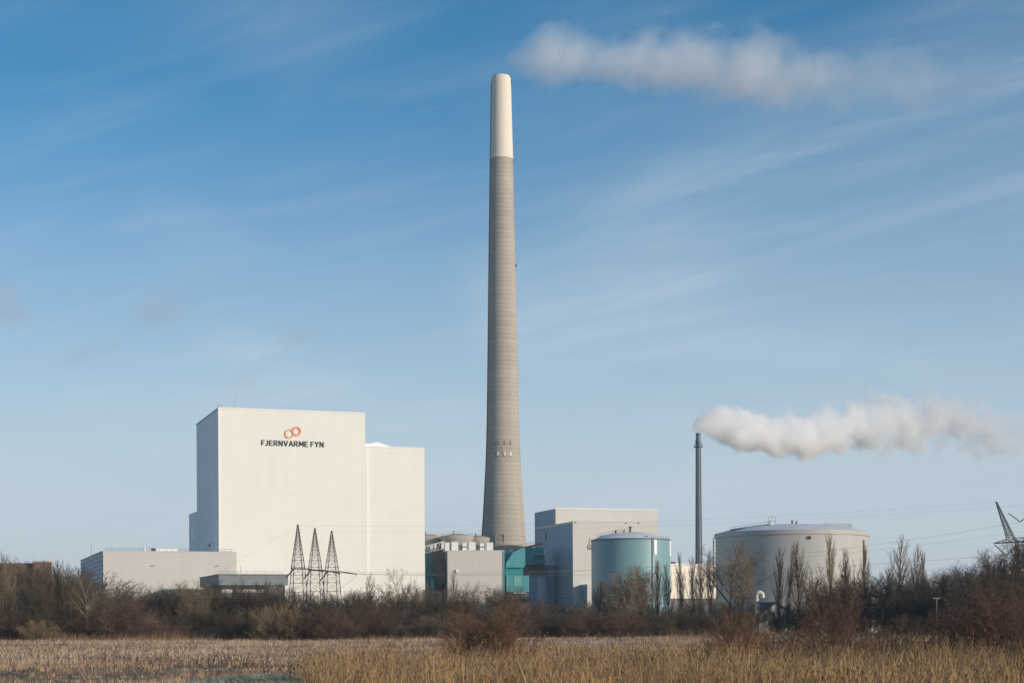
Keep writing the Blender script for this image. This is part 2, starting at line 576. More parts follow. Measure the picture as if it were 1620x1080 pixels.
# lettering: strokes, each letter its own piece
def arc(cx, cy, rx, ry, a0, a1, n=8):
    return [(cx + rx * math.cos(R(a0 + (a1 - a0) * i / n)), cy + ry * math.sin(R(a0 + (a1 - a0) * i / n))) for i in range(n + 1)]
GL = {'F': (.52, [[(0, 0), (0, 1)], [(0, .94), (.54, .94)], [(0, .5), (.46, .5)]]),
      'J': (.40, [[(.30, 1), (.30, .25)] + arc(.08, .25, .22, .22, 0, -140)]),
      'E': (.60, [[(.58, .06), (.02, .06)], [(0, 0), (0, 1)], [(.02, .94), (.58, .94)], [(0, .5), (.5, .5)]]),
      'R': (.66, [[(0, 0), (0, 1)], [(0, .94), (.34, .94)] + arc(.34, .70, .24, .24, 90, -90) + [(0, .46)], [(.33, .46), (.62, 0)]]),
      'N': (.70, [[(0, 0), (0, 1)], [(0, 1), (.64, 0)], [(.64, 0), (.64, 1)]]),
      'V': (.70, [[(0, 1), (.35, 0)], [(.35, 0), (.70, 1)]]),
      'A': (.74, [[(0, 0), (.36, 1)], [(.36, 1), (.72, 0)], [(.14, .33), (.58, .33)]]),
      'M': (.84, [[(0, 0), (.06, 1)], [(.06, 1), (.41, .25)], [(.41, .25), (.76, 1)], [(.76, 1), (.82, 0)]]),
      'Y': (.68, [[(0, 1), (.33, .45)], [(.66, 1), (.33, .45)], [(.33, .45), (.33, 0)]])}
def stroke(mb, pts, w, y0, y1, ox, oz, s):
    for k, (a, b) in enumerate(zip(pts[:-1], pts[1:])):
        ax, az, bx, bz = ox + a[0] * s, oz + a[1] * s, ox + b[0] * s, oz + b[1] * s
        dx, dz = bx - ax, bz - az
        l = math.hypot(dx, dz) or 1
        nx, nz = -dz / l * w / 2, dx / l * w / 2
        j = .0015 * (k % 5)
        mb.prism([(ax + nx, az + nz), (bx + nx, bz + nz), (bx - nx, bz - nz), (ax - nx, az - nz)], 'y', y0 - j, y1)
lx0, lz0 = bh.front(414.3, 704.3); lx1, lz1 = bh.front(512.0, 707.6)
caph = bh.front(414.3, 695.7)[1] - lz0
text = 'FJERNVARME FYN'
adv = [(GL[c][0] + .30) if c != ' ' else .30 for c in text]
tot = sum(adv) - .30
sc_ = (lx1 - lx0) / tot
sg = bpy.data.objects.new('lettering', None); COL.objects.link(sg); sg.parent = bh.o
cx_ = lx0
for c, a in zip(text, adv):
    if c != ' ':
        mb = MB()
        for si, st in enumerate(GL[c][1]):
            zs = [(p[0], p[1] * caph / sc_) for p in st]
            stroke(mb, zs, .275, -.30 - .012 * si, -.06, cx_, lz0, sc_)
        mb.build('letter', M['letter'], sg)
    cx_ += a * sc_
for (px, py, ro, ri, mm, y) in ((457.5, 686, 7.4, 5.1, 'ring_o', 0), (469.0, 682, 7.6, 4.7, 'ring_r', .05)):
    x, z = bh.front(px, py)
    k = 590 / F * 1.02
    mb = MB(); n = 40
    vs, fs = [], []
    for i in range(n):
        a = 2 * math.pi * i / n
        for rr, yy in ((ro, -.30 - y), (ri, -.30 - y), (ri, -.06), (ro, -.06)):
            vs.append((x + math.cos(a) * rr * k, yy, z + math.sin(a) * rr * k))
    for i in range(n):
        j = (i + 1) % n
        for q in range(4):
            fs.append((i * 4 + q, j * 4 + q, j * 4 + (q + 1) % 4, i * 4 + (q + 1) % 4))
    mb.add(vs, fs).build('emblem_ring', M[mm], bh.o)
# --- stair tower behind the boiler house
st = Bld(311.5, 810, 642, YAW, 330, 299, 'stair_tower', 'narrow shaded tower with a slit window behind the white boiler house', depth=None)
MB().box(0, st.L, 0, st.D, 0, st.H).build('wall', M['white_shade_rib'], st.o)
y_, z_ = st.side(303.5, 837); y2_, z2_ = st.side(305.5, 850)
MB().box(-.06, -.005, y2_, y_, z2_, z_).build('window', M['window'], st.o)
MB().box(-.1, st.L, -.1, st.D + .1, st.H + .004, st.H + .35).build('coping', M['grey_rib'], st.o)

# --- low grey hall
lh = Bld(163, 872, 505, YAW, 374, 128, 'low_hall', 'long low grey hall with flat roof left of the white boiler house')
MB().box(0, lh.L, 0, lh.D, 0, lh.H).build('wall', M['grey_clad'], lh.o)
ribbed(lh.o, 'ribbed_side_cladding', 0, .1, lh.D - .1, 0, lh.H - .2, 1.3, .2, M['grey_rib'])
mb = MB()
mb.box(-.24, lh.L + .08, -.1, .3, lh.H + .004, lh.H + .3); mb.box(-.24, .3, .3, lh.D, lh.H + .004, lh.H + .3)
mb.build('parapet', M['grey_clad'], lh.o)
railing(lh.o, [(1, 3, lh.H), (lh.L - 1, 3, lh.H)], 1.2, 2.0, r=.04)
for (a, b, h0) in ((247, 281, 1.6),):
    xa, xb = lh.front(a, 868, -8)[0], lh.front(b, 868, -8)[0]
    u = MB().box(xa, xb, 8, 12, lh.H, lh.H + 1.5).build('roof_unit', M['white'], lh.o)
    MB().box(xa - 1.4, xa - .4, 8.2, 9.2, lh.H, lh.H + 1.6).build('fan_box', M['dark'], u)
    MB().tube([(xa - 3.4, 9, lh.H), (xa - 3.4, 9, lh.H + 1.7)], .4, 8).build('roof_cowl', M['white'], lh.o)
yy = lh.side(141.5, 875)[0]
MB().tube([(.6, yy, lh.H), (.6, yy, lh.H + 5)], .06, 5).build('antenna', M['steel'], lh.o)
for (px, py) in ((243.5, 894.5), (344.5, 895)):
    x, z = lh.front(px, py)
    MB().tube([(x, 0, z), (x, -.9, z + .2)], .07, 5).box(x - .22, x + .22, -1.0, -.7, z + .05, z + .25).build('wall_lamp', M['steel'], lh.o)
# --- flat teal grey building with a window band
fb = Bld(346, 909, 470, YAW, 456, 316, 'window_band_hall', 'flat teal-grey hall with a dark window band in front of the boiler house')
zb0 = fb.front(346, 925)[1]; zb1 = fb.front(346, 931.5)[1]
MB().box(0, fb.L, 0, fb.D, zb0, fb.H).build('fascia', M['fascia'], fb.o)
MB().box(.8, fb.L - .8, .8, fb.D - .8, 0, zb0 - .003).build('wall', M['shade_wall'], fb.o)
n = 11
for i in range(n):
    xa = 1 + i * (fb.L * .62) / n
    w_ = fb.L * .62 / n
    f = MB().box(xa + .08, xa + w_ - .2, .66, .795, zb1, zb0 - .25).build('window', M['window'], fb.o)
    MB().box(xa + .02, xa + w_ - .14, .55, .656, zb1 - .9, zb1 - .05).build('sill_panel', M['pipe'], f)
MB().box(-.15, fb.L + .15, -.15, fb.D + .15, fb.H + .003, fb.H + .3).build('roof_edge', M['steel'], fb.o)
railing(fb.o, [(1, 4, fb.H + .3), (fb.L - 1, 4, fb.H + .3)], 1.0, 2.5, r=.03)
MB().tube([(fb.L * .35, 4, fb.H), (fb.L * .35, 4, fb.H + 3)], .06, 5).build('antenna', M['steel'], fb.o)

# --- brick building at the far left
bb = Bld(52, 889, 600, 12, 78, 20, 'brick_building', 'brown brick block with pale flat roof edge behind the left trees', depth=14)
MB().box(0, bb.L, 0, bb.D, 0, bb.H).build('wall', M['brick'], bb.o)
MB().box(-.3, bb.L + .3, -.3, bb.D + .3, bb.H + .003, bb.H + .5).build('roof_edge', M['silo'], bb.o)
MB().box(-22, -.4, 2, bb.D, 0, bb.H - .2).build('side_wing', M['brick'], bb.o)

# ------------------------------------------------------------------ chimney
def build_chimney():
    Y = 716.0
    base = P(797.3, 990, Y); top = P(791, 121, Y)
    o = thing('chimney', (base.x, Y, 0), 0, 'very tall tapering concrete chimney with a cream painted top', 'chimney')
    k = Y / F
    rows = [(121, 30.5), (250, 36.2), (360, 40.5), (460, 44.3), (560, 47.5), (640, 50.2), (700, 53.2), (740, 56.5), (780, 61), (820, 66), (868, 73), (930, 81), (995, 88)]
    def rad(z):
        py = HZ - (z - HC) / k
        for (a, wa), (b, wb) in zip(rows[:-1], rows[1:]):
            if py <= b:
                return (wa + (wb - wa) * (py - a) / (b - a)) * k / 2
        return rows[-1][1] * k / 2
    zt = HC + (HZ - 121.5) * k
    zp = HC + (HZ - 252.5) * k
    lift = 1.9
    prof = []
    z = 0.0
    while z < zp - lift:
        prof += [(rad(z) - .09, z), (rad(z + .1) - .09, z + .16), (rad(z + .2), z + .24), (rad(z + lift), z + lift - .02)]
        z += lift
    prof += [(rad(z) - .09, z), (rad(zp), zp)]
    MB().lathe(prof, 96).build('concrete_shaft', M['concrete'], o, True)
    up = [(rad(zp) + .16, zp - .02), (rad(zp) + .16, zp + .3)] + [(rad(zp + (zt - 1.5 - zp) * i / 10) + .1, zp + .3 + (zt - 1.8 - zp) * i / 10) for i in range(1, 11)]
    up += [(rad(zt) - .02, zt - .7), (rad(zt) - .35, zt)]
    p = MB().lathe(up, 96).build('painted_top', M['chimney_paint'], o, True)
    cap = MB().lathe([(rad(zt) - .5, zt + .004), (rad(zt) - .6, zt + .3), (rad(zt) - 1.2, zt + .5), (.9, zt + .6)], 64).build('cap', M['steel'], o, True)
    for a in (60, 120, 180, 240, 300, 20):
        r = rad(zt) - 1.0
        x, y = r * math.cos(R(a)), r * math.sin(R(a))
        MB().tube([(x, y, zt + .3), (x, y, zt + 2.2)], .04, 4).build('lightning_rod', M['steel'], o)
    # hatches, platforms and warning lights
    def at(px, py):
        zz = HC + (HZ - py) * k
        rr = rad(zz)
        cx = 810 + (px - 810) + (HZ - py) * _sr      # undo the roll
        x = (cx - 810) * k - base.x
        x = max(-rr * .999, min(rr * .999, x))
        return x, -math.sqrt(rr * rr - x * x), zz, rr
    for px in (788, 798.5, 807.5):
        x, y, zz, rr = at(px, 720)
        a = math.atan2(y, x)
        f = MB()
        c, s_ = math.cos(a), math.sin(a)
        def bx(w, h, d0, d1, z0):
            vs = []
            for dz in (0, h):
                for dd, ww in ((d0, -w), (d0, w), (d1, w), (d1, -w)):
                    vs.append((c * (rr + dd) - s_ * ww, s_ * (rr + dd) + c * ww, z0 + dz))
            return vs
        hf = MB().add(bx(.42, 1.8, -.4, .2, zz - .9), [(0, 1, 2, 3), (4, 5, 6, 7), (0, 1, 5, 4), (1, 2, 6, 5), (2, 3, 7, 6), (3, 0, 4, 7)]).build('hatch', M['chimney_paint'], o)
        MB().add(bx(.5, .12, -.4, .4, zz - 1.1), [(0, 1, 2, 3), (4, 5, 6, 7), (0, 1, 5, 4), (1, 2, 6, 5), (2, 3, 7, 6), (3, 0, 4, 7)]).build('hatch_sill', M['steel'], hf)
        for dz, w in ((4.0, .35), (5.1, .25)):
            MB().add(bx(w, .35, -.3, .12, zz + dz), [(0, 1, 2, 3), (4, 5, 6, 7), (0, 1, 5, 4), (1, 2, 6, 5), (2, 3, 7, 6), (3, 0, 4, 7)]).build('bracket', M['dark'], o)
    for (px, py) in ((806, 130), (814.5, 420)):
        x, y, zz, rr = at(px, py)
        sgn = 1 if px > 795 else -1
        q = MB().box(min(sgn * (rr - .3), sgn * (rr + .5)), max(sgn * (rr - .3), sgn * (rr + .5)), -.5, .5, zz - .6, zz + .5)
        q.build('warning_light', M['dark'], o)
    # square inset near the foot
    x, y, zz, rr = at(791, 853)
    a = math.atan2(y, x); c, s_ = math.cos(a), math.sin(a)
    q = MB()
    w, h = 1.9, 2.0
    for (w0, w1, h0, h1) in ((-w, w, -h, -h + .25), (-w, w, h - .25, h), (-w, -w + .25, -h, h), (w - .25, w, -h, h), (-.9, .9, -.35, .35)):
        vs = []
        for dz in (h0, h1):
            for dd, ww in ((-.5, w0), (-.5, w1), (.12, w1), (.12, w0)):
                vs.append((c * (rr + dd) - s_ * ww, s_ * (rr + dd) + c * ww, zz + dz))
        q.add(vs, [(0, 1, 2, 3), (4, 5, 6, 7), (0, 1, 5, 4), (1, 2, 6, 5), (2, 3, 7, 6), (3, 0, 4, 7)])
    q.build('hatch_frame', M['silo'], o)
    # caged ladder up the shaded flank
    lad = MB()
    a = R(203)
    prevs = None
    for zz in np.linspace(4, zt - 3, 60):
        rr = rad(zz) + .35
        pnt = (rr * math.cos(a), rr * math.sin(a), zz)
        if prevs: lad.tube([prevs, pnt], .13, 4, cap=False)
        prevs = pnt
    lad.build('ladder', M['steel'], o)
build_chimney()

# ------------------------------------------------------------------ silos, filter hall, roof cabinets
def build_silo(pxc, pxr, pytop, Y, label):
    c = P(pxc, 985, Y); k = Y / F
    r = pxr * k
    zt = P(pxc, pytop, Y).z
    o = thing('concrete_silo', (c.x, Y, 0), 0, label, 'silo', 'concrete silos beside the chimney')
    MB().lathe([(r * .93, 0), (r * .93, zt - 3.4), (r * .98, zt - 2.2), (r, zt - 1.6)], 48).build('shell', M['silo'], o, True)
    MB().lathe([(r * 1.02, zt - 1.6), (r * 1.03, zt - .25), (r * 1.0, zt - .1), (r * .9, zt)], 48).build('rim', M['silo'], o, True)
    MB().lathe([(r * .85, zt + .003), (r * .3, zt + .7), (.2, zt + .8)], 32).build('roof', M['silo'], o, True)
    MB().tube([(-r * .2, -r * .5, zt), (-r * .2, -r * .5, zt + 1.7)], .16, 6).build('vent_pipe', M['dark'], o)
    railing(o, [(r * .9 * math.cos(R(a)), r * .9 * math.sin(R(a)), zt) for a in range(180, 361, 15)], 1.0, 4, r=.025)
build_silo(679, 24, 848, 648, 'concrete silo half hidden by the right edge of the white boiler house')
build_silo(724, 26, 847, 641, 'middle concrete silo with rounded rim above the white roof cabinets')
build_silo(757, 18, 849.5, 646, 'smaller concrete silo directly left of the chimney foot')

fh = Bld(708, 871, 613, 4, 798, 690, 'filter_hall', 'plain cream hall with white cabinets on its roof left of the chimney foot', depth=17)
MB().box(0, fh.L, 0, fh.D, 0, fh.H).build('wall', M['warm_clad'], fh.o)
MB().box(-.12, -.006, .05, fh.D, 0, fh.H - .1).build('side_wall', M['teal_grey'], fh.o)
MB().box(-.15, fh.L + .1, -.1, .25, fh.H + .003, fh.H + .25).build('coping', M['warm_clad'], fh.o)
MB().box(fh.L - .7, fh.L + .05, -.12, -.005, 0, fh.H).build('corner_trim', M['teal_light'], fh.o)
x, z = fh.front(723.5, 903)
MB().box(x - .5, x + .5, -.5, -.004, z - .6, z + .6).build('wall_lamp', M['white'], fh.o)

def cabinet(pa, pb, ptop, kind, label, Y=619):
    a = P(pa, ptop, Y); b = P(pb, ptop, Y)
    z0, z1 = fh.H + .28, a.z
    o = thing('roof_cabinet', (a.x, Y, z0), R(4), label, 'cabinet', 'white cabinets on the filter hall roof')
    w, h, d = b.x - a.x, z1 - z0, 3.0
    if kind == 'panel':
        MB().box(0, w, 0, d, 0, h).build('casing', M['white'], o)
        q = MB()
        for i in range(1, 4): q.box(w * i / 4 - .015, w * i / 4 + .015, -.03, -.004, .1, h - .1)
        q.build('seam', M['trim'], o)
        MB().box(-.08, w + .08, -.08, d + .08, h + .003, h + .12).build('lid', M['trim'], o)
    else:
        MB().box(0, w, .35, d, 0, h).build('casing', M['shade_wall'], o)
        MB().box(.12, w - .12, .05, .345, h * .55, h - .05).build('upper_panel', M['white'], o)
        MB().box(.12, w - .12, .05, .345, .15, h * .42).build('lower_panel', M['white'], o)
        MB().box(-.1, 0, 0, d, 0, h).build('post', M['steel'], o)
        MB().box(w, w + .1, 0, d, 0, h).build('post', M['steel'], o)
cabinet(704, 711, 858, 'panel', 'narrow white roof cabinet nearest the lattice conveyor')
cabinet(714.3, 724.8, 857, 'panel', 'second white roof cabinet from the left, broad and plain')
cabinet(731, 739, 858, 'open', 'roof cabinet with two stacked white panels in a dark frame')
cabinet(742, 752.3, 857.3, 'panel', 'broad plain white roof cabinet in the middle of the row')
cabinet(758.6, 766.6, 858.5, 'open', 'dark framed white roof cabinet second from the chimney foot')
cabinet(769.8, 780, 858, 'panel', 'rightmost white roof cabinet in front of the chimney foot')
# pipework between the cabinets
for (pa, pb, lab) in ((725.3, 730.5, 'dark pipe frame between the second and third roof cabinets'), (752.8, 758.2, 'dark pipe frame between the fourth and fifth roof cabinets')):
    a, b = P(pa, 866, 621), P(pb, 866, 621)
    o = thing('pipe_frame', (a.x, 621, fh.H + .28), 0, lab, 'pipework', 'pipe frames on the filter hall roof')
    w = b.x - a.x
    for i in range(3):
        MB().tube([(w * (i + .5) / 3, 0, 0), (w * (i + .5) / 3, 0, 2.2 + .3 * (i % 2))], .14, 6).build('pipe', M['steel'], o)
    for zz in (.6, 1.7): MB().tube([(0, 0, zz), (w, 0, zz)], .09, 5).build('crossbar', M['dark'], o)
# lattice conveyor bridge rising to the cabinets
def conveyor():
    Y = 626
    a, b = P(668, 870, Y), P(703, 861, Y)
    o = thing('conveyor_bridge', (a.x, Y, 0), 0, 'short white lattice conveyor bridge between boiler house and roof cabinets', 'conveyor')
    L = b.x - a.x; z0, z1 = a.z, b.z
    hgt = 2.6
    for y in (0, 2.4):
        q = MB()
        for dz in (0, hgt):
            q.tube([(0, y, z0 + dz - hgt * .5), (L, y, z1 + dz - hgt * .5)], .12, 4)
        q.build('chord', M['trim'], o)
    n = 6
    for i in range(n):
        xa, xb = L * i / n, L * (i + 1) / n
        za, zb = z0 + (z1 - z0) * i / n - hgt * .5, z0 + (z1 - z0) * (i + 1) / n - hgt * .5
        MB().tube([(xa, 0, za), (xb, 0, zb + hgt)], .09, 4).build('diagonal', M['trim'], o)
        if i in (2, 3, 5):
            MB().add([(xa + .2, .35, za + .2), (xb - .2, .35, zb + .2), (xb - .2, .35, zb + hgt - .25), (xa + .2, .35, za + hgt - .25),
                      (xa + .2, .5, za + .2), (xb - .2, .5, zb + .2), (xb - .2, .5, zb + hgt - .25), (xa + .2, .5, za + hgt - .25)],
                     [(0, 1, 2, 3), (7, 6, 5, 4), (0, 4, 5, 1), (1, 5, 6, 2), (2, 6, 7, 3), (3, 7, 4, 0)]).build('side_panel', M['white'], o)
    MB().box(L * .3, L * .3 + .5, 0, .5, 0, z0 - hgt * .5).build('support_leg', M['steel'], o)
conveyor()
# teal silo building squeezed between boiler house and filter hall
def teal_left():
    Y = 632
    a = P(664, 872, Y); b = P(694, 872, Y)
    o = thing('teal_bunker', (a.x, Y, 0), 0, 'dark teal bunker in the shaded gap right of the white boiler house', 'bunker')
    w = b.x - a.x; h = P(680, 872.5, Y).z; h2 = P(680, 916, Y).z
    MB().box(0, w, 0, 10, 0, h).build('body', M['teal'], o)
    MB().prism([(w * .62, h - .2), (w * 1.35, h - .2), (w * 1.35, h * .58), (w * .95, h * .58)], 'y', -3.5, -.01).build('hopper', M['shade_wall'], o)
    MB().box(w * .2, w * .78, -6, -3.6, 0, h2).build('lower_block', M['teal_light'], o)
    railing(o, [(0, -.5, h), (w, -.5, h)], 1.1, 1.2, r=.04)
teal_left()

# ------------------------------------------------------------------ stepped grey building
gb = Bld(906, 824, 628, 18, 1041, 879, 'stepped_hall', 'stepped light grey hall behind the teal tank with shaded left flank')
zu = P(877, 804, 628 + gb.D).z
# upper rear block
near = gb.D
lo, hi = near, near + 120
for _ in range(40):
    m_ = (lo + hi) / 2
    xx = proj(gb.C + gb.w * m_ + Vector((0, 0, zu)))[0]
    if xx > 846: lo = m_
    else: hi = m_
far = lo
xr = gb.front(1040, 815, -near)[0]
zu = P(877, 804, (gb.C + gb.w * near).y).z
MB().box(0, gb.L, 0, near - .01, 0, gb.H).build('front_block', M['grey_clad'], gb.o)
MB().box(0, xr, near, far, 0, zu).build('rear_block', M['grey_clad'], gb.o)
ribbed(gb.o, 'ribbed_flank', 0, .05, far - .05, 0, gb.H - .1, 1.2, .05, M['shade_rib'])
ribbed(gb.o, 'ribbed_upper_flank', 0, near + .05, far - .05, gb.H, zu - .1, 1.2, .05, M['shade_rib'])
MB().box(-.2, gb.L, -.1, .3, gb.H + .003, gb.H + .25).build('coping', M['grey_clad'], gb.o)
MB().box(-.2, xr + .1, near - .1, near + .3, zu + .003, zu + .3).build('upper_coping', M['trim'], gb.o)
yN = gb.side(880, 890)[0]
MB().box(-3.4, -.3, near + 1, far + 7, 0, P(840, 893, 640).z).build('side_annex', M['shade_rib'], gb.o)
# low porch in front
xa, za = gb.front(907, 924.5, 9)
eye = Vector((0, 0, HC))
pd = 7.0
xb = gb.front(929, 924, pd)[0]
hp = gb.front(929, 923.5, pd)[1]
po = MB().box(xb, xb + 14, -pd, -.01, 0, hp).build('porch', M['grey_clad'], gb.o)
ribbed(gb.o, 'porch_flank', xb, -pd + .03, -.05, 0, hp - .05, 1.2, .05, M['shade_rib'])
y_, z_ = gb.side(877.5, 841); y2_, z2_ = gb.side(880.5, 853)
yA, zA = gb.side(861, 843); yB, zB = gb.side(864, 853)
MB().box(-.4, -.17, min(yA, yB), max(yA, yB), zB, zA).build('window', M['window'], gb.o)
for px in (845, 990, 1010):
    x, z = gb.front(max(px, 910), 822, 0)
    MB().box(x - .2, x + .2, -.35, -.004, gb.H - .6, gb.H - .3).build('wall_lamp', M['dark'], gb.o)

# ------------------------------------------------------------------ teal conveyor house at the chimney foot
def teal_house():
    Y = 617
    a = P(799, 897, Y)
    o = thing('conveyor_house', (a.x, Y, 0), 0, 'bright teal conveyor house with sloping top between chimney foot and stepped hall', 'conveyor house')
    def X(px, d=0): return P(px, 900, Y + d).x - a.x
    def Z(py, d=0): return P(830, py, Y + d).z
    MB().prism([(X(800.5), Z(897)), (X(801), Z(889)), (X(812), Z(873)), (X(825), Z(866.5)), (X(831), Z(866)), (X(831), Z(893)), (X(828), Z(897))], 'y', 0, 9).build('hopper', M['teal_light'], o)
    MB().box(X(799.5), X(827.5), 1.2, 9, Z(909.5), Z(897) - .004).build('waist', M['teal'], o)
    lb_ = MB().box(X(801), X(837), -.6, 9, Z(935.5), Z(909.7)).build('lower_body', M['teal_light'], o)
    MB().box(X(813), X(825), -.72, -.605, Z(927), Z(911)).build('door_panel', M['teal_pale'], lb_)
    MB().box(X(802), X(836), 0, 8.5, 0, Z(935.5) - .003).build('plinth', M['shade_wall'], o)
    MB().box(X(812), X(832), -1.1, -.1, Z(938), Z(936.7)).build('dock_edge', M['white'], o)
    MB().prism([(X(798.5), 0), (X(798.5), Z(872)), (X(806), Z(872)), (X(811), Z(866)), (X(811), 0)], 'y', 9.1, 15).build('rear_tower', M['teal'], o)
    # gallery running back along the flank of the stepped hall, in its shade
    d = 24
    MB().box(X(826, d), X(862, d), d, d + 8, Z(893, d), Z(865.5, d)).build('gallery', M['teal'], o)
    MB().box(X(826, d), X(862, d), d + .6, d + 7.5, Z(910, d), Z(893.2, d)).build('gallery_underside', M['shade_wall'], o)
    MB().box(X(826, d), X(850, d), d + 1, d + 7, 0, Z(910.2, d)).build('gallery_base', M['shade_rib'], o)
    MB().prism([(X(811), Z(866.5)), (X(846), Z(859)), (X(858), Z(855)), (X(858), Z(860)), (X(812), Z(870))], 'y', 9.2, 11).build('belt_cover', M['dark'], o)
    for (pa, pb, py) in ((845, 859, 879), (848, 862, 891)):
        pl = MB().box(X(pa, d), X(pb, d), d - 1.5, d - .02, Z(py, d) - .15, Z(py, d)).build('platform', M['steel'], o)
        railing(pl, [(X(pa, d), d - 1.4, Z(py, d)), (X(pb, d), d - 1.4, Z(py, d))], 1.1, 1.2, r=.06, m=M['lamp'])
    MB().box(X(860, d), X(862.3, d), d - 1.0, d - .1, Z(876, d), Z(868, d)).build('lift_box', M['pipe'], o)
    railing(o, [(X(812), 10, Z(866)), (X(846), 10, Z(858.5))], 1.1, 1.5, r=.05)
    for px in (803, 809):
        MB().tube([(X(px), 11, Z(872)), (X(px), 11, Z(868))], .15, 6).build('vent', M['steel'], o)
teal_house()

# ------------------------------------------------------------------ tanks
def teal_tank():
    Y = 540.0
    k = Y / F
    c = P(998.5, 985, Y)
    r = 62.3 * k
    h = P(998.5, 854, Y).z
    o = thing('teal_tank', (c.x, Y, 0), 0, 'round grey-teal storage tank with a pale domed roof before the stepped hall', 'tank')
    MB().lathe([(r, 0), (r, h)], 128, close_top=True).build('shell', M['teal_tank'], o, True)
    MB().lathe([(r + .15, h - .35), (r + .15, h + .12), (r - .4, h + .14)], 128).build('rim', M['steel'], o, True)
    rz = 2.6
    rf = MB().lathe([(r - .5, h + .15), (r * .75, h + rz * .55), (r * .45, h + rz * .86), (r * .2, h + rz * .97), (.3, h + rz)], 96).build('roof', M['tank_roof'], o, True)
    def on(px, rr, frac=None):
        x = (px - 998.5) * k
        return x, -math.sqrt(max(0, rr * rr - x * x))
    def strip(px0, px1, z0, z1, m, name, dr=.25):
        a0 = math.atan2(on(px0, r)[1], on(px0, r)[0]); a1 = math.atan2(on(px1, r)[1], on(px1, r)[0])
        mb = MB(); n = 6
        for (rr) in (r + .02, r + dr):
            for z in (z0, z1):
                for i in range(n + 1):
                    a = a0 + (a1 - a0) * i / n
                    mb.v.append((rr * math.cos(a), rr * math.sin(a), z))
        w = n + 1
        for i in range(n):
            for (p, q) in ((2, 3), (0, 1), (1, 3), (0, 2)):
                mb.f.append((p * w + i, p * w + i + 1, q * w + i + 1, q * w + i))
        mb.f.append((0, w, 3 * w, 2 * w)); mb.f.append((w - 1, 2 * w - 1, 4 * w - 1, 3 * w - 1))
        return mb.build(name, m, o)
    strip(1030.3, 1034.6, HC + (HZ - 880) * k, h - .4, M['white'], 'white_panel')
    strip(1057, 1060.4, HC + (HZ - 882) * k, h - .4, M['white'], 'white_panel')
    x, y = on(1028, r + .2)
    MB().tube([(x, y, 0), (x, y, h + .3)], .14, 6).build('riser_pipe', M['steel'], o)
    # roof vents and handrail up the dome
    for (px, pyb, pyt, rr) in ((996.5, 843, 834.5, .30), (973.5, 844, 840.5, .2), (986.5, 843, 840.5, .16)):
        xx = (px - 998.5) * k
        zb = h + rz * .6; zt = HC + (HZ - pyt) * k
        MB().tube([(xx, -r * .3, zb), (xx, -r * .3, zt)], rr, 8).tube([(xx, -r * .3, zt - .5), (xx, -r * .3, zt)], rr * 1.5, 8).build('roof_vent', M['dark'], o)
    pts = []
    for i in range(9):
        q = i / 8
        rr = (r - .6) * (1 - q) + .8 * q
        zz = h + .15 + rz * (1 - (rr / r) ** 1.6)
        a = R(205)
        pts.append((rr * math.cos(a), rr * math.sin(a), zz))
    railing(o, pts, 1.1, 2.0, r=.045)
    MB().tube([(x * .7, y * .9, h + .2), (x * .7, y * .9, h + .9)], .5, 10).build('manhole', M['steel'], o)
    q = MB()
    for a in np.linspace(-62, -12, 14):
        q.tube([((r - .4) * math.cos(R(a)), (r - .4) * math.sin(R(a)), h + .14), ((r - .4) * math.cos(R(a)), (r - .4) * math.sin(R(a)), h + .9)], .035, 4)
    q.build('rim_posts', M['steel'], o)
    # platform at the left
    zz = HC + (HZ - 869) * k
    pl = MB().box(-r - 1.3, -r + .3, -2, 1, zz, zz + .15).build('platform', M['steel'], o)
    railing(pl, [(-r - .2, -2, zz + .1), (-r - 1.25, -2, zz + .1), (-r - 1.25, 1, zz + .1)], 1.2, .8, r=.05)
    MB().tube([(-r - .5, -.5, zz), (-r - .5, -.5, h + 1)], .09, 5).tube([(-r - .9, -.5, zz), (-r - .9, -.5, h)], .06, 5).build('ladder', M['steel'], o)
teal_tank()

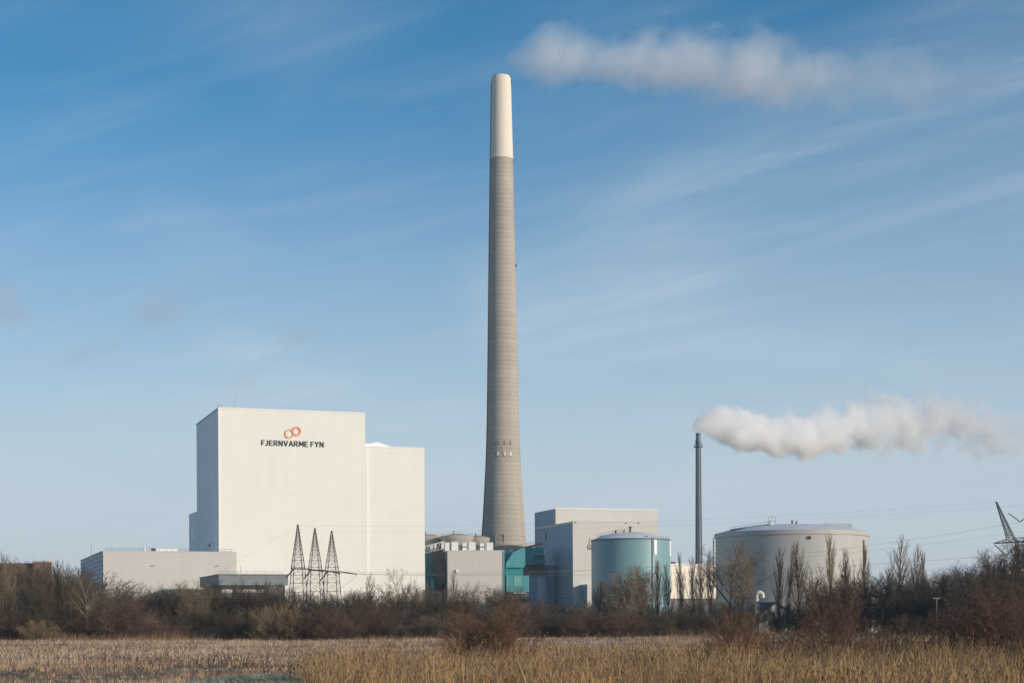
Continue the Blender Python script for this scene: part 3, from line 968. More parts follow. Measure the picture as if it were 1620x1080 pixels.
def big_tank():
    Y = 550.0
    k = Y / F
    c = P(1253, 985, Y)
    r = 119.3 * k
    h = P(1253, 843.3, Y).z
    o = thing('large_tank', (c.x, Y, 0), 0, 'huge pale grey heat storage tank behind the tall bare poplars', 'tank')
    MB().lathe([(r, 0), (r, h - 1.6)], 160).build('shell', M['tank'], o, True)
    MB().lathe([(r + .10, h - 1.55), (r + .28, h - 1.5), (r + .28, h - .05), (r + .1, h)], 160).build('rim_band', M['tank'], o, True)
    rz = 3.0
    MB().lathe([(r - .1, h + .004), (r * .8, h + rz * .5), (r * .5, h + rz * .82), (r * .25, h + rz * .96), (.3, h + rz)], 128).build('roof', M['tank_roof'], o, True)
    # stair up the roof with handrail
    pts = []
    for i in range(11):
        q = i / 10
        rr = (r - .4) * (1 - q) + r * .52 * q
        zz = h + .1 + rz * (1 - (rr / r) ** 1.7)
        a = R(208 + 22 * q)
        pts.append((rr * math.cos(a), rr * math.sin(a), zz))
    MB().tube([(p[0], p[1], p[2] + .25) for p in pts], .28, 6).build('roof_stair', M['dark'], o)
    railing(o, pts, 1.3, 2.2, r=.04)
    e = pts[-1]
    MB().tube([e, (e[0], e[1], e[2] + 1.6)], .5, 10).build('roof_manhole', M['white'], o)
    railing(o, [(e[0] - 1, e[1] - 1, e[2]), (e[0] + 1.3, e[1] - 1, e[2])], 2.6, .8, r=.05)
    for (px, z0, z1, y) in ((1250, h + rz * .9, h + rz + 1.1, -r * .2), (1256.5, h + rz * .9, h + rz + .8, -r * .2)):
        x = (px - 1253) * k
        MB().tube([(x, y, z0), (x, y, z1)], .28, 8).build('roof_vent', M['dark'], o)
    x = (1260 - 1253) * k
    MB().box(x - .4, x + .4, -r - .5, -r + .3, h - 3.1, h - 2.2).build('overflow_box', M['dark'], o)
    # edge guard on the right
    q = MB()
    for a in np.linspace(-70, -25, 30):
        q.tube([((r * .8) * math.cos(R(a)), (r * .8) * math.sin(R(a)), h + rz * .45), ((r * .8) * math.cos(R(a)), (r * .8) * math.sin(R(a)), h + rz * .45 + 1.2)], .04, 4)
    q.build('guard_posts', M['steel'], o)
    # caged ladder bulging on the left
    a = R(186)
    xx, yy = math.cos(a), math.sin(a)
    def lp(d, z): return ((r + d) * xx, (r + d) * yy, z)
    MB().tube([lp(.1, h - .3), lp(.9, h - .6), lp(1.4, h - 2), lp(1.5, h - 9), lp(1.1, h - 14), lp(.5, h - 16)], .16, 6).build('cage_bar', M['dark'], o)
    for i in range(11):
        z = h - 1.6 - i * 1.25
        MB().tube([lp(0, z), lp(1.4, z)], .11, 5).build('cage_hoop', M['trim'], o)
    # drain pipe on the right
    a = math.acos((1352 - 1253) * k / r)
    MB().tube([((r + .25) * math.cos(a), -(r + .25) * math.sin(a), 0), ((r + .25) * math.cos(a), -(r + .25) * math.sin(a), h - 3)], .28, 8).build('drain_pipe', M['steel'], o)
big_tank()

# --- cream sunlit hall between the tanks
ch = Bld(1052, 892, 650, 33, 1150, 1040, 'cream_hall', 'sunlit cream boarded hall seen between the two tanks through poplars', depth=18)
zc = P(1100, 946, 655).z
MB().box(0, ch.L, 0, ch.D, zc, ch.H).build('upper_wall', M['cream'], ch.o)
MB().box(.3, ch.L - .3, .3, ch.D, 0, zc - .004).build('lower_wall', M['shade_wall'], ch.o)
MB().box(-.1, ch.L + .1, -.15, .3, ch.H + .003, ch.H + .3).build('coping', M['trim'], ch.o)
for px in (1069, 1071):
    x, z = ch.front(px, 890)
    MB().box(x - .5, x + .5, 1.5, 2.5, ch.H, ch.H + 1.1).build('roof_fan', M['dark'], ch.o)

# ------------------------------------------------------------------ steam stack
def stack():
    Y = 700.0
    k = Y / F
    c = P(1106.3, 985, Y)
    zt = P(1103.5, 685, Y).z
    o = thing('steam_stack', (c.x, Y, 0), 0, 'slender blue-grey steel stack releasing white steam', 'chimney')
    r0, r1 = 5.9 * k, 4.3 * k
    MB().lathe([(r0, 0), (r0, 20), (r1, zt - 3.5)], 40).build('shaft', M['stack'], o, True)
    MB().lathe([(r1 - .12, zt - 3.5), (r1 - .12, zt - .5), (r1 + .04, zt - .4), (r1 + .04, zt), (r1 - .25, zt), (r1 - .25, zt - 2)], 40, close_top=True).build('tip', M['stack'], o, True)
    zr = P(1104, 706.5, Y).z
    pf = MB().lathe([(r1 + .1, zr - .25), (r1 + .75, zr - .2), (r1 + .75, zr + .1), (r1 + .1, zr + .12)], 40).build('platform_ring', M['stack'], o, True)
    railing(pf, [((r1 + .7) * math.cos(R(a)), (r1 + .7) * math.sin(R(a)), zr) for a in range(0, 361, 30)], 1.1, 3, r=.035)
    MB().lathe([(r1 + .02, zr + 1.5), (r1 + .16, zr + 1.6), (r1 + .16, zr + 2.6), (r1 + .02, zr + 2.7)], 40).build('collar', M['stack'], o, True)
    MB().tube([(r0 * .75, -r0 * .85, 8), (r0 * .75 - .4, -r0 * .85 + .35, zr - .3)], .2, 8).build('side_pipe', M['stack'], o)
    MB().tube([(-r0 * .55, -r0 * .95, 5), (-r1 * .55, -r1 * .98, zr - .3)], .1, 5).build('ladder', M['steel'], o)
    for z in np.linspace(12, zr - 6, 7):
        q = r0 + (r1 - r0) * (z - 20) / (zt - 23) if z > 20 else r0
        MB().lathe([(q + .01, z), (q + .1, z + .03), (q + .1, z + .25), (q + .01, z + .28)], 40).build('flange', M['stack'], o, True)
stack()

# ------------------------------------------------------------------ lattice masts, pylon and wires
def lattice(q, corners_fn, levels, r, rd):
    """cross-braced tapered square; corners_fn(z) -> 4 points"""
    for z0, z1 in zip(levels[:-1], levels[1:]):
        a, b = corners_fn(z0), corners_fn(z1)
        for i in range(4):
            j = (i + 1) % 4
            q.tube([a[i], b[j]], rd, 4, cap=False); q.tube([a[j], b[i]], rd, 4, cap=False)
            q.tube([b[i], b[j]], rd, 4, cap=False)

def mast(px, pytop, Y, label, lean):
    k = Y / F
    top = P(px, pytop, Y)
    g = P(px, 985, Y)
    o = thing('lattice_mast', (g.x, Y, 0), R(22), label, 'lattice mast', 'three lattice masts in front of the boiler house')
    H = top.z
    za = HC + (HZ - (897 + (px - 472) * .09)) * k
    wa = 9.0 * k
    w0 = 15.5 * k
    def half(z):
        if z > za: return .14 + (wa - .14) * (H - z) / (H - za)
        return wa + (w0 - wa) * (za - z) / za
    def cor(z):
        h_ = half(z)
        return [Vector((-h_, -h_, z)), Vector((h_, -h_, z)), Vector((h_, h_, z)), Vector((-h_, h_, z))]
    for i in range(4):
        MB().tube([cor(0)[i], cor(za)[i], cor(H)[i]], .11, 4, r1=.08).build('leg', M['lattice'], o)
    lv = [0]
    while lv[-1] < H - 1.0:
        lv.append(min(H - .6, lv[-1] + max(.85, half(lv[-1]) * 1.25)))
    q = MB(); lattice(q, cor, lv, .1, .038)
    q.build('bracing', M['lattice'], o)
    MB().box(-.22, .22, -.22, .22, H - .4, H + .35).build('tip', M['lattice'], o)
    c_, s_ = math.cos(-R(22)), math.sin(-R(22))
    def W(x, y, z): return (x * c_ - y * s_, x * s_ + y * c_, z)     # world axes -> mast axes
    arm = MB()
    for dy in (-.45, .45):
        arm.tube([W(-wa * 1.15, dy, za), W(wa * 1.25, dy, za - .05)], .14, 4)
    for i in range(5):
        xx = -wa * 1.1 + i * wa * .55
        arm.tube([W(xx, -.45, za), W(xx + wa * .3, .45, za)], .06, 4)
    arm.build('crossarm', M['lattice'], o)
    def string(a, b, n=14):
        a, b = Vector(a), Vector(b)
        q = MB()
        for i in range(n):
            p0, p1 = a.lerp(b, (i + .1) / n), a.lerp(b, (i + .75) / n)
            q.tube([p0, p1], .17, 7)
        q.tube([a, b], .06, 5)
        q.build('insulator', M['insul'], o)
    aL = Vector((-wa * .7, -.3, za)); bL = aL + Vector((-10.5 * k, -2.0, -14.5 * k))
    aR = Vector((wa * 1.2, .3, za)); bR = aR + Vector((27 * k, 3.0, -(4 + lean) * k))
    string(W(*aL), W(*bL)); string(W(*aR), W(*bR), 22)
    wo = Vector((g.x, Y, 0))
    return wo + bL, wo + bR, wo + Vector((0, 0, H))
ends = [mast(472, 831.5, 420, 'leftmost and nearest lattice mast before the white boiler house', 0),
        mast(499, 837, 435, 'middle lattice mast of the three before the white boiler house', 1),
        mast(525.5, 841, 447, 'rightmost lattice mast of the three before the white boiler house', 0)]

def pylon():
    Y = 440.0
    k = Y / F
    g = P(1615, 985, Y)
    o = thing('transmission_pylon', (g.x, Y, 0), R(0), 'horned lattice transmission pylon rising over the trees at the right edge', 'pylon')
    X = lambda px: (px - 1615) * k
    Z = lambda py: P(1615, py, Y).z
    zc = Z(857)
    def cor(z):
        h_ = 3.0 + (0.95 - 3.0) * min(1, z / zc)
        return [Vector((-h_, -h_, z)), Vector((h_, -h_, z)), Vector((h_, h_, z)), Vector((-h_, h_, z))]
    for i in range(4):
        MB().tube([cor(0)[i], cor(zc)[i]], .15, 4).build('leg', M['lattice'], o)
    lv = [0]
    while lv[-1] < zc - 1: lv.append(min(zc, lv[-1] + max(1.2, cor(lv[-1])[1].x * 1.2)))
    q = MB(); lattice(q, cor, lv, .1, .06); q.build('bracing', M['lattice'], o)
    for s in (-1, 1):
        b0 = Vector((s * X(1630) * 1.0, 0, Z(851))); t0 = Vector((s * X(1653), 0, Z(793)))
        d = t0 - b0
        def hc(f):
            p = b0 + d * f
            h_ = .75 * (1 - f) + .14
            return [p + Vector((-h_, -h_, 0)), p + Vector((h_, -h_, 0)), p + Vector((h_, h_, 0)), p + Vector((-h_, h_, 0))]
        hq = MB()
        for i in range(4): hq.tube([hc(0)[i], hc(1)[i]], .09, 4)
        lattice(hq, hc, [i / 11 for i in range(12)], .1, .045)
        hq.tube([hc(0)[0], Vector((s * .5, 0, zc))], .1, 4); hq.tube([hc(0)[1], Vector((s * .9, 0, zc))], .1, 4)
        hq.build('horn', M['lattice'], o)
        aq = MB()
        tip = Vector((s * X(1657), 0, Z(858.6)))
        for dy in (-.7, .7):
            aq.tube([Vector((s * X(1614), dy, Z(856.5))), tip], .17, 4)
            aq.tube([b0 + Vector((s * .6, dy, 0)), tip], .08, 4)
            for f in (.25, .5, .75):
                pa = Vector((s * X(1614), dy, Z(856.5))).lerp(tip, f); pb = (b0 + Vector((s * .6, dy, 0))).lerp(tip, f)
                aq.tube([pa, pb], .06, 4)
            aq.tube([Vector((s * .2, dy, Z(856.5))), b0 + Vector((-s * .6, dy, 0))], .1, 4)
            aq.tube([Vector((s * .2, dy, Z(850))), b0 + Vector((-s * .6, dy, 0))], .1, 4)
        aq.build('crossarm', M['lattice'], o)
        def string(a, b, n=14):
            q = MB()
            for i in range(n): q.tube([a.lerp(b, (i + .1) / n), a.lerp(b, (i + .75) / n)], .15, 7)
            q.tube([a, b], .06, 5); q.build('insulator', M['insul'], o)
        string(Vector((s * X(1656), 0, Z(861))), Vector((s * X(1638), 0, Z(877))))
        string(Vector((s * X(1621), 0, Z(860))), Vector((s * X(1635), 0, Z(876))))
        string(Vector((s * X(1634), 0, Z(811))), Vector((0, 0, Z(825))))
    go = Vector((g.x, Y, 0))
    return go + Vector((0, 0, Z(825.5))), go + Vector((-X(1636.5), 0, Z(877))), go + Vector((-X(1653), 0, Z(793)))
pyl = pylon()

def wire(a, b, sag, label, r=.05, n=40):
    a, b = Vector(a), Vector(b)
    mb = MB()
    pts = []
    for i in range(n + 1):
        f = i / n
        p = a.lerp(b, f)
        p.z -= sag * 4 * f * (1 - f)
        pts.append(p)
    mb.tube(pts, r, 4)
    o = mb.build('power_line', M['wire'])
    return tag(o, label, 'power line', 'power lines strung from the lattice masts')
wire(ends[1][1], pyl[0], 4.6, 'upper conductor from the middle mast to the pylon window at right', .028)
wire(ends[2][1], pyl[1], 2.2, 'lower conductor from the rightmost mast to the pylon crossarm', .028)
wire(ends[0][1], (pyl[0].x + 30, pyl[0].y + 20, pyl[0].z + 2), 5.0, 'conductor from the leftmost mast running on past the pylon', .02)
wire(ends[0][2], pyl[2], 2.0, 'thin earth wire from the leftmost mast tip to the pylon horn', .015)
wire(ends[2][2], (pyl[2].x + 22, pyl[2].y, pyl[2].z), 2.0, 'thin earth wire from the rightmost mast tip towards the right', .015)
wire(ends[0][2], P(160, 1000, 560), 1.0, 'thin wire sloping from the leftmost mast tip over the low hall', .015)
for k_, (e, lab) in enumerate(zip(ends, ('leftmost', 'middle', 'rightmost'))):
    wire(e[0], P(360 + 40 * k_, 968, 400 + 8 * k_), .8, 'short down lead from the %s mast into the bushes' % lab, .03)
wire(ends[2][1], P(505, 938, 447), 1.5, 'slack jumper loop under the rightmost mast', .04)

# ------------------------------------------------------------------ small things in and before the trees
def gooseneck():
    Y = 440
    k = Y / F
    a = P(1197, 985, Y)
    o = thing('vent_pipe', (a.x, Y, 0), 0, 'pale insulated gooseneck pipe among the trees below the large tank', 'pipe')
    Z = lambda py: P(1197, py, Y).z
    MB().tube([(0, 0, 0), (0, 0, Z(944))], .5, 12).build('riser', M['pipe'], o, True)
    pts = [(0, 0, Z(945))] + [(.85 - .85 * math.cos(R(t)), 0, Z(942) + .95 * math.sin(R(t))) for t in range(0, 181, 20)] + [(1.7, 0, Z(945))]
    MB().tube(pts, .52, 12).build('bend', M['pipe'], o, True)
    for py in (948, 957, 968):
        MB().lathe([(.52, Z(py)), (.66, Z(py) + .02), (.66, Z(py) + .2), (.52, Z(py) + .22)], 20).build('flange', M['pipe'], o)
    MB().box(.25, .5, -.7, -.45, 0, Z(950)).build('support_post', M['steel'], o)
gooseneck()
def shed():
    Y = 455
    k = Y / F
    a = P(1228, 985, Y)
    o = thing('dark_shed', (a.x, Y, 0), R(15), 'dark gabled shed hidden behind trees at the foot of the large tank', 'shed')
    hw, he, hr = 7.0, P(1220, 982, Y).z + .6, P(1220, 953, Y).z
    MB().prism([(-hw, 0), (-hw, he), (0, hr - .3), (hw, he), (hw, 0)], 'y', 0, 12).build('wall', M['teal_grey'], o)
    MB().prism([(-hw - .6, he - .4), (0, hr), (hw + .6, he - .4), (hw + .6, he - .1), (0, hr + .3), (-hw - .6, he - .1)], 'y', -.6, 12.6).build('roof', M['roofing'], o)
    MB().box(-2.2, 2.2, -.1, -.005, 0, 3.6).build('door', M['dark'], o)
shed()
def glimpse():
    Y = 430
    a = P(1379, 985, Y); b = P(1394, 985, Y)
    o = thing('white_kiosk', (a.x, Y, 0), R(20), 'sunlit whitish kiosk glimpsed through trees right of the large tank', 'kiosk')
    w, h = b.x - a.x + .3, P(1385, 944, Y).z
    MB().box(0, w, 0, 3, 0, h).build('wall', M['cream'], o)
    MB().box(-.2, w + .2, -.2, 3.2, h + .003, h + .25).build('roof', M['roofing'], o)
    MB().box(.4, w - .4, -.06, -.005, .2, 2.3).build('door', M['shade_wall'], o)
glimpse()
def lamp(px, pyt, Y, label, m='lamp'):
    a = P(px, 985, Y)
    h = P(px, pyt, Y).z
    o = thing('lamp_post', (a.x, Y, 0), 0, label, 'lamp post', 'lamp posts at the meadow edge')
    MB().tube([(0, 0, 0), (0, 0, h)], .14, 8, r1=.09).build('pole', M[m], o)
    hd = MB().box(-.75, .75, -.18, .18, h + .003, h + .16).build('lamp_head', M[m], o)
    MB().box(-.7, .7, -.15, .15, h - .06, h - .002).build('diffuser', M['white'], hd)
lamp(1482, 946, 330, 'slender grey lamp post before the dark wood on the right')
lamp(1139.5, 961, 420, 'dim small lamp post among bushes left of the gooseneck pipe')
lamp(1180, 932.5, 425, 'lamp post whose head catches sun just left of the gooseneck pipe')
#VEG
# ------------------------------------------------------------------ vegetation: bare trees and bushes
class Grow:
    def __init__(s, seed):
        s.r = random.Random(seed)
        s.seg = {}                       # level -> list of (p0, p1, r0, r1)
    def vec(s):
        while True:
            v = Vector((s.r.uniform(-1, 1), s.r.uniform(-1, 1), s.r.uniform(-1, 1)))
            if .05 < v.length < 1: return v.normalized()
    def branch(s, p, d, L, r0, lv, spec):
        """spec[lv] = dict(n, t0, ang, ratio, up, wob, segs, rr, shape)"""
        sp = spec[lv]
        rnd = s.r
        ns = sp['segs']
        pts, d = [p.copy()], d.normalized()
        for i in range(ns):
            d = (d + s.vec() * sp['wob'] + Vector((0, 0, sp['up']))).normalized()
            pts.append(pts[-1] + d * (L / ns))
        rmin = sp.get('rmin', .012)
        rr = [max(rmin, r0 * (1 - .82 * i / ns)) for i in range(ns + 1)]
        out = s.seg.setdefault(lv, [])
        for i in range(ns):
            out.append((pts[i], pts[i + 1], rr[i], rr[i + 1]))
        if lv + 1 >= len(spec): return
        n = sp['n']
        if 'lref' in sp: n = max(2, int(round(n * min(1.3, L / sp['lref']))))
        az = rnd.uniform(0, 6.28)
        for k in range(n):
            t = sp['t0'] + (1 - sp['t0']) * ((k + rnd.random()) / n)
            t = min(t, .985)
            f = t * ns
            i = min(int(f), ns - 1)
            q = pts[i].lerp(pts[i + 1], f - i)
            dd = (pts[i + 1] - pts[i]).normalized()
            az += 2.4 + rnd.uniform(-.5, .5)
            a = Vector((0, 0, 1)) if abs(dd.z) < .95 else Vector((1, 0, 0))
            e1 = dd.cross(a).normalized(); e2 = dd.cross(e1)
            side = e1 * math.cos(az) + e2 * math.sin(az)
            ang = R(sp['ang'] + rnd.uniform(-12, 12))
            nd = dd * math.cos(ang) + side * math.sin(ang)
            shp = sp['shape'](t)
            s.branch(q, nd, max(.25, L * sp['ratio'] * shp * rnd.uniform(.75, 1.2)), max(rmin, min(rr[i] * .8, r0 * sp['rr'])), lv + 1, spec)

def seg_mesh(name, segs, m, sides):
    p0 = np.array([tuple(q[0]) for q in segs]); p1 = np.array([tuple(q[1]) for q in segs])
    r0 = np.array([q[2] for q in segs]); r1 = np.array([q[3] for q in segs])
    d = p1 - p0
    d /= np.maximum(1e-6, np.linalg.norm(d, axis=1))[:, None]
    ref = np.where(np.abs(d[:, 2:3]) < .9, np.array([[0, 0, 1.]]), np.array([[1., 0, 0]]))
    e1 = np.cross(d, ref); e1 /= np.linalg.norm(e1, axis=1)[:, None]
    e2 = np.cross(d, e1)
    n = len(segs)
    V = np.zeros((n, 2 * sides, 3))
    for k in range(sides):
        c, s_ = math.cos(2 * math.pi * k / sides), math.sin(2 * math.pi * k / sides)
        o = e1 * c + e2 * s_
        V[:, k] = p0 + o * r0[:, None]
        V[:, sides + k] = p1 + o * r1[:, None]
    fs = []
    for k in range(sides):
        k2 = (k + 1) % sides
        fs.append([k, k2, sides + k2, sides + k])
    Fq = (np.arange(n)[:, None, None] * 2 * sides + np.array(fs)[None]).reshape(-1, 4)
    return np_mesh(name, V.reshape(-1, 3), Fq, m)

def np_mesh(name, V, Fq, m, mats=None):
    me = bpy.data.meshes.new(name)
    k = Fq.shape[1]
    me.vertices.add(len(V)); me.vertices.foreach_set('co', V.astype(np.float32).ravel())
    me.loops.add(Fq.size); me.loops.foreach_set('vertex_index', Fq.astype(np.int32).ravel())
    me.polygons.add(len(Fq)); me.polygons.foreach_set('loop_start', np.arange(0, Fq.size, k, dtype=np.int32))
    me.polygons.foreach_set('loop_total', np.full(len(Fq), k, dtype=np.int32))
    if isinstance(m, (list, tuple)):
        for q in m: me.materials.append(q)
        me.polygons.foreach_set('material_index', mats.astype(np.int32))
    else:
        me.materials.append(m)
    me.update()
    return me

def spec_poplar(H):
    return [dict(n=36, t0=.05, ang=21, ratio=.46, up=.02, wob=.02, segs=9, rr=.34, shape=lambda t: max(.16, (1.0 - t) ** .5) * min(1, .5 + t * 1.8), rmin=.012),
            dict(n=8, lref=2.3, t0=.15, ang=20, ratio=.42, up=.14, wob=.06, segs=5, rr=.5, shape=lambda t: 1.1 - .75 * t, rmin=.009),
            dict(n=5, lref=.9, t0=.15, ang=24, ratio=.5, up=.14, wob=.08, segs=3, rr=.6, shape=lambda t: 1.1 - .6 * t, rmin=.0075),
            dict(segs=1, up=.12, wob=.1, rmin=.006)]
def spec_alder(H):
    return [dict(n=38, t0=.12, ang=38, ratio=.44, up=.02, wob=.03, segs=9, rr=.36, shape=lambda t: max(.14, (1.0 - t) ** .55) * min(1, .55 + t * 1.3), rmin=.012),
            dict(n=9, lref=2.4, t0=.2, ang=30, ratio=.45, up=.19, wob=.08, segs=5, rr=.5, shape=lambda t: 1.1 - .75 * t, rmin=.009),
            dict(n=6, lref=.9, t0=.15, ang=32, ratio=.5, up=.12, wob=.10, segs=3, rr=.6, shape=lambda t: 1.1 - .6 * t, rmin=.0075),
            dict(segs=1, up=.08, wob=.14, rmin=.006)]
def spec_round(H):
    return [dict(n=10, t0=.30, ang=44, ratio=.80, up=.03, wob=.06, segs=6, rr=.55, shape=lambda t: 1.15 - .55 * t, rmin=.03),
            dict(n=10, lref=4.5, t0=.25, ang=42, ratio=.48, up=.06, wob=.12, segs=5, rr=.5, shape=lambda t: 1.15 - .6 * t, rmin=.0095),
            dict(n=8, lref=2.2, t0=.15, ang=40, ratio=.48, up=.05, wob=.15, segs=3, rr=.55, shape=lambda t: 1.1 - .5 * t, rmin=.0115),
            dict(n=5, lref=1.0, t0=.1, ang=40, ratio=.5, up=.04, wob=.2, segs=2, rr=.6, shape=lambda t: 1.0, rmin=.0095),
            dict(segs=1, up=.03, wob=.2, rmin=.008)]
def spec_stem():
    return [dict(n=11, t0=.12, ang=34, ratio=.46, up=.04, wob=.10, segs=5, rr=.55, shape=lambda t: 1.1 - .55 * t, rmin=.022),
            dict(n=8, t0=.12, ang=36, ratio=.46, up=.06, wob=.14, segs=3, rr=.6, shape=lambda t: 1.05 - .4 * t, rmin=.018),
            dict(n=5, t0=.1, ang=36, ratio=.5, up=.05, wob=.18, segs=2, rr=.6, shape=lambda t: 1.0, rmin=.016),
            dict(segs=1, up=.05, wob=.2, rmin=.014)]

def spec_open():
    return [dict(n=11, t0=.18, ang=30, ratio=.48, up=.05, wob=.08, segs=5, rr=.55, shape=lambda t: 1.1 - .65 * t, rmin=.026),
            dict(n=8, lref=2.6, t0=.15, ang=34, ratio=.48, up=.07, wob=.10, segs=3, rr=.6, shape=lambda t: 1.05 - .5 * t, rmin=.019),
            dict(n=5, lref=1.1, t0=.1, ang=34, ratio=.5, up=.06, wob=.14, segs=2, rr=.6, shape=lambda t: 1.0, rmin=.015),
            dict(segs=1, up=.05, wob=.2, rmin=.013)]
def proto(kind, seed, H, mt, mc):
    """-> (trunk mesh, crown mesh); height H at scale 1"""
    g = Grow(seed)
    r = g.r
    if kind in ('poplar', 'alder', 'round'):
        sp = {'poplar': spec_poplar, 'alder': spec_alder, 'round': spec_round}[kind](H)
        L = H * (.62 if kind == 'round' else .97)
        g.branch(Vector((0, 0, -.2)), Vector((r.uniform(-.03, .03), r.uniform(-.03, .03), 1)), L, H * (.019 if kind == 'round' else .014), 0, sp)
        cut = 1
    else:
        sp = spec_open() if kind in ('sapling', 'open') else spec_stem()
        wide = {'bush': 58, 'dome': 80, 'upright': 30, 'sapling': 20, 'open': 68}[kind]
        ns = {'bush': 15, 'dome': 30, 'upright': 12, 'sapling': 4, 'open': 22}[kind]
        for k in range(ns):
            tilt = R(wide) * math.sqrt((k + .3) / ns)
            az = k * 2.4 + r.uniform(-.3, .3)
            d = Vector((math.sin(tilt) * math.cos(az), math.sin(tilt) * math.sin(az), math.cos(tilt)))
            Ls = H * .74 * (r.uniform(.85, 1.12) if kind != 'dome' else r.uniform(.94, 1.03))
            b = Vector((math.cos(az), math.sin(az), 0)) * r.uniform(0, H * .10) + Vector((0, 0, -.15))
            g.branch(b, d, Ls, H * .007, 0, sp)
        cut = 0
    tr = [q for lv in g.seg if lv <= cut for q in g.seg[lv]]
    cr = [q for lv in g.seg if lv > cut for q in g.seg[lv]]
    zmax = max(q[1].z for q in tr + cr)
    f = H / zmax
    sc = lambda L: [(a * f, b * f, c, d) for (a, b, c, d) in L]
    return seg_mesh('trunk', sc(tr), mt, 5), seg_mesh('crown', sc(cr), mc, 3)

BARK = {}
def twig(name, c, c2, amount=.28):
    m = mat(name, c, .85, c2, .35, 3, .35, .65, spec=.15, island=amount)
    BARK[name] = m
    return m
tw_grey = twig('grey brown twigs', (.225, .175, .118), (.155, .122, .086))
tw_pop = twig('warm grey poplar twigs', (.31, .245, .185), (.22, .175, .135))
tw_dark = twig('dark brown twigs', (.118, .089, .064), (.078, .061, .049))
tw_red = twig('red brown twigs', (.175, .102, .074), (.12, .075, .06))
tw_olive = twig('olive yellow twigs', (.30, .215, .115), (.21, .15, .085))
tw_pink = twig('pinkish twigs', (.235, .165, .13), (.165, .12, .10))
tw_rust = twig('rust brown twigs', (.24, .135, .075), (.16, .095, .06))
tw_pale = twig('pale straw twigs', (.36, .27, .165), (.25, .185, .12))
bark = mat('grey green bark', (.14, .12, .085), .9, (.085, .075, .06), 1.2, bump=.3, bscale=6)
bark_lit = mat('bark with painted sunlight', (.36, .30, .19), .9, (.24, .20, .13), 1.0)  # bark copy with sunlight painted in as a paler colour

PR = {}
def get(kind, v, H, mt, mc, key=''):
    k = (kind, v, mc.name)
    if k not in PR:
        base = (kind, v)
        if base in PR:
            t0, c0 = PR[base]
            t = t0.copy(); c = c0.copy()
            t.materials[0] = mt; c.materials[0] = mc
            PR[k] = (t, c)
        else:
            seed = {'poplar': 100, 'alder': 200, 'round': 300, 'bush': 400, 'dome': 500, 'upright': 600, 'sapling': 700, 'open': 800}[kind] + v
            PR[base] = PR[k] = proto(kind, seed, 10.0, mt, mc)
    return PR[k]

PLACES = [(0, 128, 'left of low hall'), (128, 316, 'before low grey hall'), (316, 452, 'before window-band hall'),
          (452, 545, 'at the lattice masts'), (545, 672, 'before right white facade'),
          (672, 800, 'before cream filter hall'), (800, 936, 'before stepped hall'), (936, 1061, 'before teal tank'),
          (1061, 1134, 'before cream boarded hall'), (1134, 1253, "before large tank's left half"),
          (1253, 1376, "before large tank's right half"), (1376, 1480, 'right of large tank'), (1480, 1700, 'right of lamp post')]
ORD = ['first', 'second', 'third', 'fourth', 'fifth', 'sixth', 'seventh', 'eighth', 'ninth', 'tenth', 'eleventh', 'twelfth', 'thirteenth', 'fourteenth', 'fifteenth', 'sixteenth', 'seventeenth', 'eighteenth', 'nineteenth', 'twentieth']
PLANTS = []
def plant(px, pytop, Y, kind, v, mt, mc, desc, row, cat='tree', wid=1.0, name=None, group=None, rz=None, label=None, base=0.0):
    PLANTS.append(dict(px=px, top=pytop, Y=Y, kind=kind, v=v, mt=mt, mc=mc, desc=desc, row=row, cat=cat, wid=wid, name=name, group=group, rz=rz, label=label, base=base))

def plant_all():
    rng = random.Random(77)
    cnt = {}
    for p in sorted(PLANTS, key=lambda p: p['px']):
        key = None
        if not p['label']:
            pl = next((q[2] for q in PLACES if q[0] <= p['px'] < q[1]), PLACES[0][2] if p['px'] < 0 else PLACES[-1][2])
            key = (p['row'], pl)
            cnt.setdefault(key, []).append(p)
    for key, ps in cnt.items():
        for i, p in enumerate(ps):
            if len(ps) == 1:
                p['label'] = '%s, alone of the %s %s' % (p['desc'], key[0], key[1])
            else:
                p['label'] = '%s, %s from left in %s %s' % (p['desc'], ORD[i], key[0], key[1])
    for p in PLANTS:
        t, c = get(p['kind'], p['v'], 10, p['mt'], p['mc'])
        top = P(p['px'], p['top'], p['Y'])
        h = top.z - p['base']
        x = ground_x(p['px'], p['Y'])
        isb = p['cat'] != 'tree'
        o = thing(p['name'] or ('bush' if isb else 'bare_tree'), (x, p['Y'], p['base'] - .1), p['rz'] if p['rz'] is not None else rng.uniform(0, 6.28), p['label'], p['cat'], p['group'])
        s = h / 10.0
        o.scale = (s * p['wid'], s * p['wid'] * rng.uniform(.9, 1.1), s)
        o.rotation_euler[0] = R(rng.gauss(0, 1.3)); o.rotation_euler[1] = R(rng.gauss(0, 1.3))
        link('stems' if isb else 'trunk', t, o)
        link('twigs' if isb else 'crown', c, o)

rg = random.Random(11)
